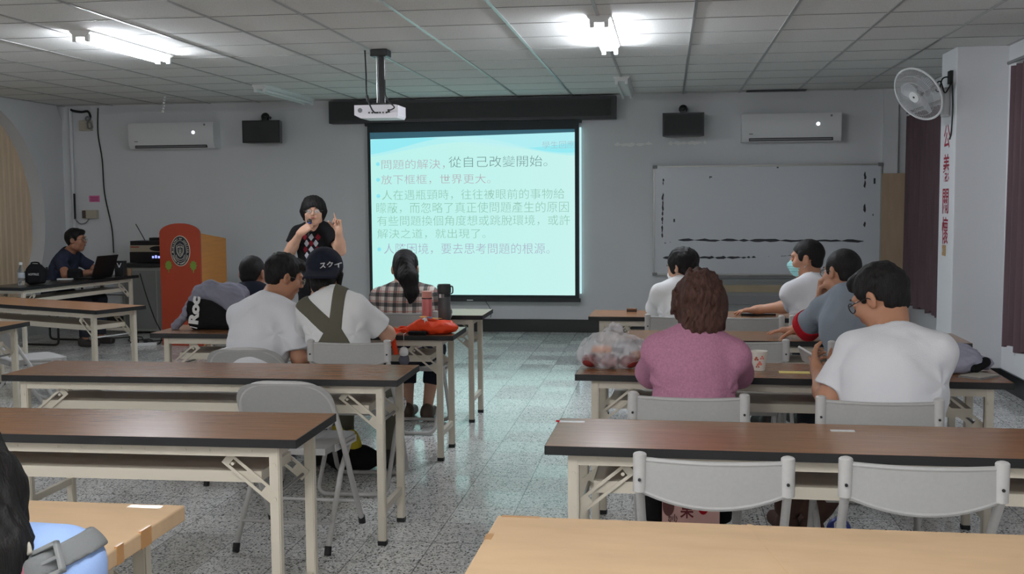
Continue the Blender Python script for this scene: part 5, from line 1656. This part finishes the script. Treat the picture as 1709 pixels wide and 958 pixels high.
# ------------------------------------------------------------------ on the left tables
t = thing('rock_bag', 'black bag with big white sideways lettering on the left table', 'bag', (-2.66, 6.22, TH))
F = Field(); F.rbox((0, 0, .10), (.16, .09, .10), None, .05, .02); F.ell((.02, 0, .17), (.13, .08, .06), None, .05); w3 = wob(.006, 24, 43); F.warp(lambda Q: w3(Q)); F.cut((0, 0, 0.001), (0, 0, -1))
soft('bag_body', F, .006, C_black, t)
lettering('bag_lettering', 'Roc', .09, M_white, t, (-.075, -.098, .035), X=(.12, 0, 1), Y=(-1, 0, .12), fit=(.165, .062), extrude=.001, bold=.005)
bm = B(); box(bm, (-.105, -.096, .018), (.045, .002, .005), Matrix.Rotation(.2, 3, 'Y')); obj('lettering_rule', bm, M_white, t)
t = thing('grey_jacket', 'grey jacket draped over the black bag on the left table', 'jacket', (-2.66, 6.22, TH))
C_lilac = cloth('lilac grey fleece', (128, 128, 142))
F = Field()
F.ell((.035, .0, .212), (.150, .115, .060), None, .03)
F.cone((-.10, -.04, .215), (-.15, -.05, .11), .035, .04, .03); F.cone((-.15, -.05, .11), (-.235, -.07, .02), .04, .03, .03)
F.cone((.12, -.06, .20), (.19, -.05, .10), .055, .05, .04); F.cone((.19, -.05, .10), (.22, -.04, .04), .05, .04, .03)
F.cone((.0, -.075, .235), (.15, -.095, .14), .03, .03, .03); F.cone((-.09, -.05, .235), (.0, -.05, .265), .028, .03, .03)
F.cone((.10, .06, .22), (.16, .09, .06), .05, .05, .03)
F.rbox((0, 0, .09), (.150, .092, .09), None, .04, .01, 's')
w4, w5 = wob(.010, 24, 44, (1, 1, .5)), wob(.004, 70, 45); F.warp(lambda Q: w4(Q) + w5(Q)); F.cut((0, 0, .002), (0, 0, -1))
soft('jacket_cloth', F, .006, C_lilac, t)
def tumbler(label, x, y, r, h, m, lid, strap=False):
    t = thing('tumbler', label, 'tumbler', (x, y, TH))
    bm = B(); lathe(bm, [(r * .94, 0), (r, .004), (r, h * .80), (r * .98, h * .805)], 28); obj('tumbler_body', bm, m, t, smooth=True)
    bm = B(); lathe(bm, [(r * .98, h * .80), (r * 1.0, h * .81), (r * 1.0, h * .985), (r * .9, h)], 28); obj('lid', bm, lid, t, smooth=True)
    return t
M_gradpink = mat('pink gradient enamel', (224, 130, 130), .35, noise=(9, .16, (1, 1, .6)))
tb = tumbler('slim pink tumbler beside the grey one, behind the orange bag', -1.405, 6.34, .030, .222, M_gradpink, mat('pale pink lid', (226, 164, 150), .35))
bm = B(); lathe(bm, [(.0303, .176), (.0308, .177), (.0308, .181), (.0303, .182)], 28); obj('lid_ring', bm, M_black, tb)
M_gun = mat('dark grey enamel', (70, 74, 76), .4)
tb = tumbler('wide dark grey tumbler with carry loop, behind the orange bag', -1.302, 6.345, .037, .235, M_gun, M_dark)
bm = B(); lathe(bm, [(.036, .208), (.041, .212), (.041, .252), (.036, .262)], 28); obj('screw_lid', bm, M_dark, tb, smooth=True)
bm = B(); tube(bm, smoothpath([(.036, -.01, .25), (.052, -.01, .248), (.053, -.01, .215), (.040, -.01, .205)]), .004, 8); obj('carry_loop', bm, M_dark, tb, smooth=True)
for k in range(2):
    bm = B(); box(bm, (-.016 + k * .017, -.0368, .195), (.013, .002, .022)); obj('sticker', bm, M_grey if k else M_white, tb)
t = thing('orange_bag', 'bright orange cloth bag lying at the aisle end of the left table', 'bag', (-1.34, 6.10, TH))
C_orange = cloth('orange nylon', (232, 72, 34)); C_orange.node_tree.nodes['Principled BSDF'].inputs['Roughness'].default_value = .5
F = Field()
F.ell((.045, 0, .034), (.125, .085, .040), None, .03); F.ell((-.03, .0, .04), (.09, .075, .045), None, .03)
F.cone((-.09, -.04, .03), (-.17, -.06, .02), .026, .012, .03); F.cone((-.08, .02, .04), (-.165, .0, .03), .02, .012, .02)
w6, w7 = wob(.007, 26, 46), wob(.003, 75, 47); F.warp(lambda Q: w6(Q) + w7(Q)); F.cut((0, 0, .002), (0, 0, -1))
soft('bag_body', F, .0045, C_orange, t)
for k, pts in enumerate(([(-.15, -.06, .02), (-.17, -.16, .008), (-.165, -.178, -.03), (-.15, -.18, -.10)], [(-.16, -.05, .02), (-.18, -.155, .008), (-.195, -.178, -.03), (-.215, -.18, -.075)], [(-.12, -.07, .03), (-.17, -.10, .03), (-.21, -.10, .01), (-.24, -.08, .008)])):
    bm = B(); tube(bm, smoothpath(pts), .01, 8, flat=(.014, .003, (1, .2, 0))); obj('tie_strap', bm, C_orange, t, smooth=True)
M_py, M_pb = mat('yellow print', (226, 168, 70), .6), mat('grey blue print', (80, 96, 130), .6)
for m, pts, c in ((M_py, [(-.055, .0), (-.02, .012), (.0, .0), (-.03, -.022), (-.05, -.012)], 0), (M_py, [(.02, .012), (.075, .010), (.04, -.006), (.022, -.010)], 0), (M_pb, [(-.012, .008), (.022, .010), (.018, -.018), (-.008, -.022)], 0), (M_white, [(-.022, -.02), (-.006, -.028), (.004, -.05), (-.006, -.045), (-.012, -.06), (-.018, -.045), (-.03, -.045)], 0)):
    bm = B()
    def surf(x, y):
        q = max(.05, 1 - ((x + .03) / .09) ** 2 - (y / .075) ** 2); q2 = max(.05, 1 - ((x - .045) / .125) ** 2 - (y / .085) ** 2)
        return max(.04 + .045 * math.sqrt(q), .034 + .040 * math.sqrt(q2)) + .011
    P_ = [(x, y - .01) for x, y in pts]
    cx_, cy_ = sum(p[0] for p in P_) / len(P_), sum(p[1] for p in P_) / len(P_)
    ring = []
    for i in range(len(P_)):
        a, b = P_[i], P_[(i + 1) % len(P_)]
        for j in range(4): ring.append((a[0] + (b[0] - a[0]) * j / 4, a[1] + (b[1] - a[1]) * j / 4))
    vr = [bm.verts.new((x, y, surf(x, y))) for x, y in ring]
    vc = bm.verts.new((cx_, cy_, surf(cx_, cy_)))
    fs = [bm.faces.new((vr[i], vr[(i + 1) % len(vr)], vc)) for i in range(len(vr))]
    thicken(bm, .002)
    obj('printed_patch', bm, m, t)
t = thing('black_pouch', 'flat black pouch in front of the orange bag', 'pouch', (-1.385, 6.005, TH))
bm = B(); box2(bm, (-.055, -.02, .001), (.05, .022, .022)); obj('pouch_body', bm, C_black, t, bevel=.007)
t = thing('plush_charm', 'grey and white plush charm dangling on a cord from the left table', 'charm', (-1.455, 5.955, .56))
bm = B(); tube(bm, [(0, .0, .09), (0, .0, .17), (.0, .06, .172)], .0015, 6); obj('cord', bm, M_white, t)
F = Field(); F.ell((0, 0, .028), (.030, .024, .032), None, .02); w8 = wob(.002, 90, 48); F.warp(lambda Q: w8(Q)); soft('plush_body', F, .003, cloth('grey plush', (104, 106, 118)), t)
F = Field(); F.ell((0, 0, .068), (.026, .022, .028), None, .01); F.ell((0, -.002, .085), (.018, .016, .014), None, .01); soft('plush_head', F, .003, C_white2, t)
t = thing('yellow_black_bag', 'yellow and black bag on the floor under the left table', 'bag', (-1.745, 5.74, 0))
F = Field(); F.ell((.05, 0, .07), (.16, .10, .075), None, .03); w9 = wob(.008, 24, 49); F.warp(lambda Q: w9(Q)); F.cut((0, 0, .001), (0, 0, -1)); soft('bag_base', F, .006, C_black, t)
F = Field(); F.ell((-.04, -.01, .17), (.055, .05, .085), None, .02); F.ell((.055, -.01, .165), (.05, .045, .07), None, .02); F.warp(lambda Q: w9(Q)); soft('bag_top', F, .005, cloth('yellow cloth', (206, 186, 60)), t)
bm = B()
tube(bm, smoothpath([(-.092, -.03, .19), (-.08, -.055, .20), (-.04, -.068, .205), (.0, -.06, .19), (.02, -.05, .15)]), .004, 6); tube(bm, smoothpath([(-.09, -.03, .15), (-.09, -.045, .22), (-.05, -.06, .235), (-.0, -.05, .225)]), .003, 6)
obj('drawstring', bm, M_black, t, smooth=True)
t = thing('paper_cup', 'pink patterned paper cup between the two white-shirted people on the left', 'cup', (-1.83, 6.06, TH))
M_cupin = mat('white paper cup', (226, 222, 214), .6)
def cup(t, pr):
    bm = B(); lathe(bm, [(.026, 0), (.0355, .082), (.037, .083), (.0365, .085), (.0345, .083), (.0255, .004)], 24); obj('cup_body', bm, M_cupin, t, smooth=True)
    for k, (a, z, r, m) in enumerate(pr):
        bm = B()
        R_ = .0265 + (.0355 - .026) * z / .082
        for j in range(3):
            aa = a + (j - 1) * .16; zz = z + (.008 if j == 1 else 0)
            R_ = .0268 + .0095 * zz / .082
            cyl(bm, (math.cos(aa) * (R_ - .001), math.sin(aa) * (R_ - .001), zz), (math.cos(aa) * (R_ + .0006), math.sin(aa) * (R_ + .0006), zz), r, seg=8)
        obj('printed_flower', bm, m, t)
M_fp, M_fr = mat('pink flower print', (226, 130, 120), .6), mat('rust flower print', (190, 96, 70), .6)
cup(t, [(-2.1, .05, .006, M_fp), (-1.5, .03, .006, M_fp), (-1.2, .06, .005, M_fr), (-1.8, .015, .005, M_fp)])
t = thing('paper_cup', 'white paper cup with a flower print beside the yellow paper', 'cup', (.40, 4.88, TH))
cup(t, [(-2.0, .05, .005, M_fr), (-1.55, .03, .006, M_fp), (-1.25, .055, .0045, M_fp), (-1.85, .018, .004, M_fr)])
bm = B(); box(bm, (.555, 4.82, TH + .0012), (.15, .055, .0016), -.06); tag(obj('yellow_paper', bm, mat('yellow paper', (232, 214, 130), .8)), 'sheet of yellow paper on the table left of the phone', 'paper')
bm = B(); cyl(bm, (-1.862, 5.645, 1.05), (-1.856, 5.62, 1.052), .030, seg=24); tag(obj('round_biscuit', bm, mat('pale biscuit', (214, 186, 160), .8), bevel=.003), 'pale round biscuit held up between the two white-shirted people', 'biscuit')
# ------------------------------------------------------------------ right tables
t = thing('plastic_bag', 'clear plastic carrier bag of snacks left of the woman in pink', 'plastic bag', (-.25, 4.90, TH))
M_film = mat('clear film', (245, 243, 248), .16, alpha=.34, bump=(40, .9))
F = Field(); F.ell((0, 0, .075), (.155, .105, .082), None, .02); F.cone((.02, .0, .13), (.03, .01, .165), .06, .03, .04); F.cone((.10, .02, .08), (.17, .03, .07), .05, .035, .03)
wa, wb_ = wob(.013, 24, 50), wob(.006, 62, 51); F.warp(lambda Q: wa(Q) + wb_(Q)); F.cut((0, 0, .002), (0, 0, -1))
soft('bag_film', F, .005, M_film, t)
t = thing('snack_tray', 'orange-brown pastry pack inside the clear plastic bag', 'snack pack', (-.26, 4.865, TH + .072))
bm = B(); box2(bm, (-.07, -.04, 0), (.02, .04, .026)); obj('pastry', bm, mat('golden pastry', (206, 128, 52), .6, noise=(30, .25, (1, 1, 1))), t, bevel=.009)
bm = B(); box2(bm, (.022, -.038, .003), (.07, .038, .028)); obj('wrapper', bm, mat('dark wrapper', (72, 70, 74), .5), t, bevel=.006)
M_fruit = mat('dark red fruit', (128, 44, 44), .35, noise=(8, .2, (1, 1, 1)))
M_fruit2 = mat('peach fruit', (204, 140, 100), .4, noise=(8, .12, (1, 1, 1)))
for k, (x, y, z, r, m, lb) in enumerate(((-.335, 4.88, .036, .044, M_fruit, 'dark red fruit at the left end in the clear plastic bag'), (-.25, 4.865, .037, .045, M_fruit, 'dark red fruit in the middle of the clear plastic bag'), (-.165, 4.87, .036, .042, M_fruit, 'dark red fruit at the right in the clear plastic bag'), (-.135, 4.93, .055, .030, M_fruit2, 'peach-coloured fruit at the right side of the clear plastic bag'))):
    t = thing('fruit', lb, 'fruit', (x, y, TH + .002 if m is M_fruit else TH + .03), group='fruit in the plastic bag')
    bm = B(); ball(bm, (0, 0, r * .72), (r, r * .9, r * .72), 20); obj('flesh', bm, m, t, smooth=True)
    bm = B(); cyl(bm, (0, 0, r * 1.38), (.004, 0, r * 1.38 + .012), .002, seg=6); obj('stem', bm, M_brow, t)
t = thing('lilac_jacket', 'lilac grey jacket bundled on the right end of the table by the wall', 'jacket', (1.20, 4.92, TH))
F = Field(); F.ell((-.03, 0, .045), (.17, .11, .068), None, .03); F.cone((.05, .02, .07), (.16, .04, .03), .05, .025, .04); F.cone((-.16, -.02, .04), (-.05, -.06, .05), .05, .05, .03)
wc, wd_ = wob(.010, 26, 52), wob(.004, 70, 53); F.warp(lambda Q: wc(Q) + wd_(Q)); F.cut((0, 0, .002), (0, 0, -1))
soft('jacket_cloth', F, .006, cloth('lilac cotton', (150, 150, 166)), t)
F = Field(); F.cone((.09, -.085, .025), (.15, -.02, .045), .02, .022, .02); F.cut((0, 0, .002), (0, 0, -1)); o = soft('dark_lining', F, .005, C_black, t); o['label'] = 'dark lining at the edge'
t = thing('booklet', 'grey booklet sticking out from the bundled lilac jacket', 'booklet', (1.29, 4.77, TH), .75)
bm = B(); box2(bm, (-.07, -.05, .0), (.07, .05, .008)); obj('cover', bm, M_grey, t); bm = B(); box2(bm, (-.066, -.046, .008), (.066, .046, .0105)); obj('page', bm, mat('grey page', (172, 166, 156), .7), t)
for x, y, w_, lb, red in ((-.315, 3.655, .085, 'white paper slip with a red end at the far left corner of the walnut table', 1), (.56, 3.60, .075, 'white paper slip on the far edge of the walnut table below the heavy man', 0)):
    t = thing('paper_slip', lb, 'paper slip', (x, y, TH))
    bm = B(); box2(bm, (-w_ / 2, -.012, .0003), (w_ / 2, .012, .002)); obj('strip', bm, M_white, t)
    if red: bm = B(); box2(bm, (-w_ / 2 - .012, -.006, .0003), (-w_ / 2, .008, .004)); obj('red_tip', bm, C_red, t)
t = thing('blackboard_eraser', 'small brown block on the front right table left of the masked person', 'eraser', (-.235, 7.42, TH))
bm = B(); box2(bm, (-.034, -.02, .008), (.034, .02, .022)); obj('block', bm, mat('brown block', (112, 80, 58), .6), t, bevel=.002)
bm = B(); box2(bm, (-.034, -.02, 0), (.034, .02, .008)); obj('felt', bm, M_dark, t)
t = thing('notebook', 'dark notebook with a pale edge under the arm of the man in the cyan mask', 'notebook', (.58, 7.28, TH), .05)
bm = B(); box2(bm, (-.11, -.08, 0), (.11, .08, .012)); obj('cover', bm, M_dark, t); bm = B(); box2(bm, (-.105, -.075, .012), (.105, .075, .014)); obj('page', bm, M_grey, t)
# ------------------------------------------------------------------ on the floor, right
t = thing('gift_carton', 'pink and yellow-green printed carton on the floor between the legs of the woman in pink', 'carton', (.10, 4.62, 0), .03)
M_cpk, M_cgr = mat('pale pink carton', (222, 176, 168), .5, noise=(7, .06, (1, 1, 1))), mat('yellow green carton', (176, 182, 84), .5, noise=(6, .14, (1, 1, 1)))
bm = B(); box2(bm, (-.105, -.07, 0), (.105, .07, .085)); obj('lower_half', bm, M_cgr, t)
bm = B(); box2(bm, (-.105, -.07, .085), (.105, .07, .185)); obj('upper_half', bm, M_cpk, t)
bm = B(); box2(bm, (-.107, -.072, .185), (.107, .072, .205)); obj('carton_lid', bm, mat('mint carton lid', (206, 216, 196), .5), t)
lettering('printed_character', '果', .06, mat('maroon print', (112, 34, 40), .5), t, (-.04, -.0712, .108), fit=(.05, .052), extrude=.0005, bold=.001)
lettering('printed_character', '妙', .04, mat('brown print', (96, 60, 56), .5), t, (-.085, -.0712, .085), fit=(.036, .036), extrude=.0005)
bm = B(); prism(bm, [(.045 + .020 * math.cos(k * .31416), .148 + .027 * math.sin(k * .31416)) for k in range(20)], (0, .001, 0), (0, -.0712, 0)); obj('red_disc', bm, C_red, t)
bm = B(); prism(bm, [(-.083 + .022 * math.cos(k * .31416), .148 + .034 * math.sin(k * .31416)) for k in range(20)], (0, .001, 0), (0, -.0712, 0)); obj('portrait_oval', bm, mat('maroon oval', (104, 62, 58), .5), t)
for q in kids(t): q.data.transform(Matrix.Diagonal((1.12, 1, 1.32, 1)))
t = thing('sandal', 'white sandal with a blue strap on the floor right of the heavy man\'s feet', 'sandal', (.76, 4.86, 0), .3)
bm = B(); prism(bm, [(.045 * math.cos(k * .31416), .11 * math.sin(k * .31416)) for k in range(20)], (0, 0, .018), (0, 0, 0), (1, 0, 0), (0, 1, 0)); obj('sole', bm, M_sole, t, bevel=.004)
bm = B(); tube(bm, smoothpath([(-.045, .02, .012), (-.035, .03, .05), (.0, .035, .065), (.035, .03, .05), (.045, .02, .012)]), .01, 8, flat=(.004, .016, (0, 0, 1))); obj('strap', bm, mat('blue strap', (58, 74, 160), .5), t, smooth=True)
# tape on the two cardboard-covered tables
cards = [o for o in bpy.data.objects if o.get('category') == 'table' and 'cardboard' in o['label']]
for o in cards:
    z = TH + .0055
    left = 'left' in o['label']
    s = 1 if left else -1
    def strip(c, sz, rot, m):
        bm = B(); box(bm, c, sz, rot); obj('tape', bm, m, o)
    if left:
        strip((s * (TW / 2 - .085), .20, z), (.085, .022, .001), 0, M_clear)
        strip((s * (TW / 2 + .004), .02, z - .018), (.006, .05, .042), 0, M_tape)
        strip((s * (TW / 2 + .004), -.10, z - .018), (.006, .03, .042), 0, M_tape)
    else:
        strip((s * (TW / 2 - .05), .221, z), (.09, .012, .001), 0, M_tape)
        strip((s * (TW / 2 - .002), .06, z), (.016, .04, .001), 0, M_tape)
        strip((s * (TW / 2 - .62), -.02, z), (.012, .50, .0012), .18, M_card)
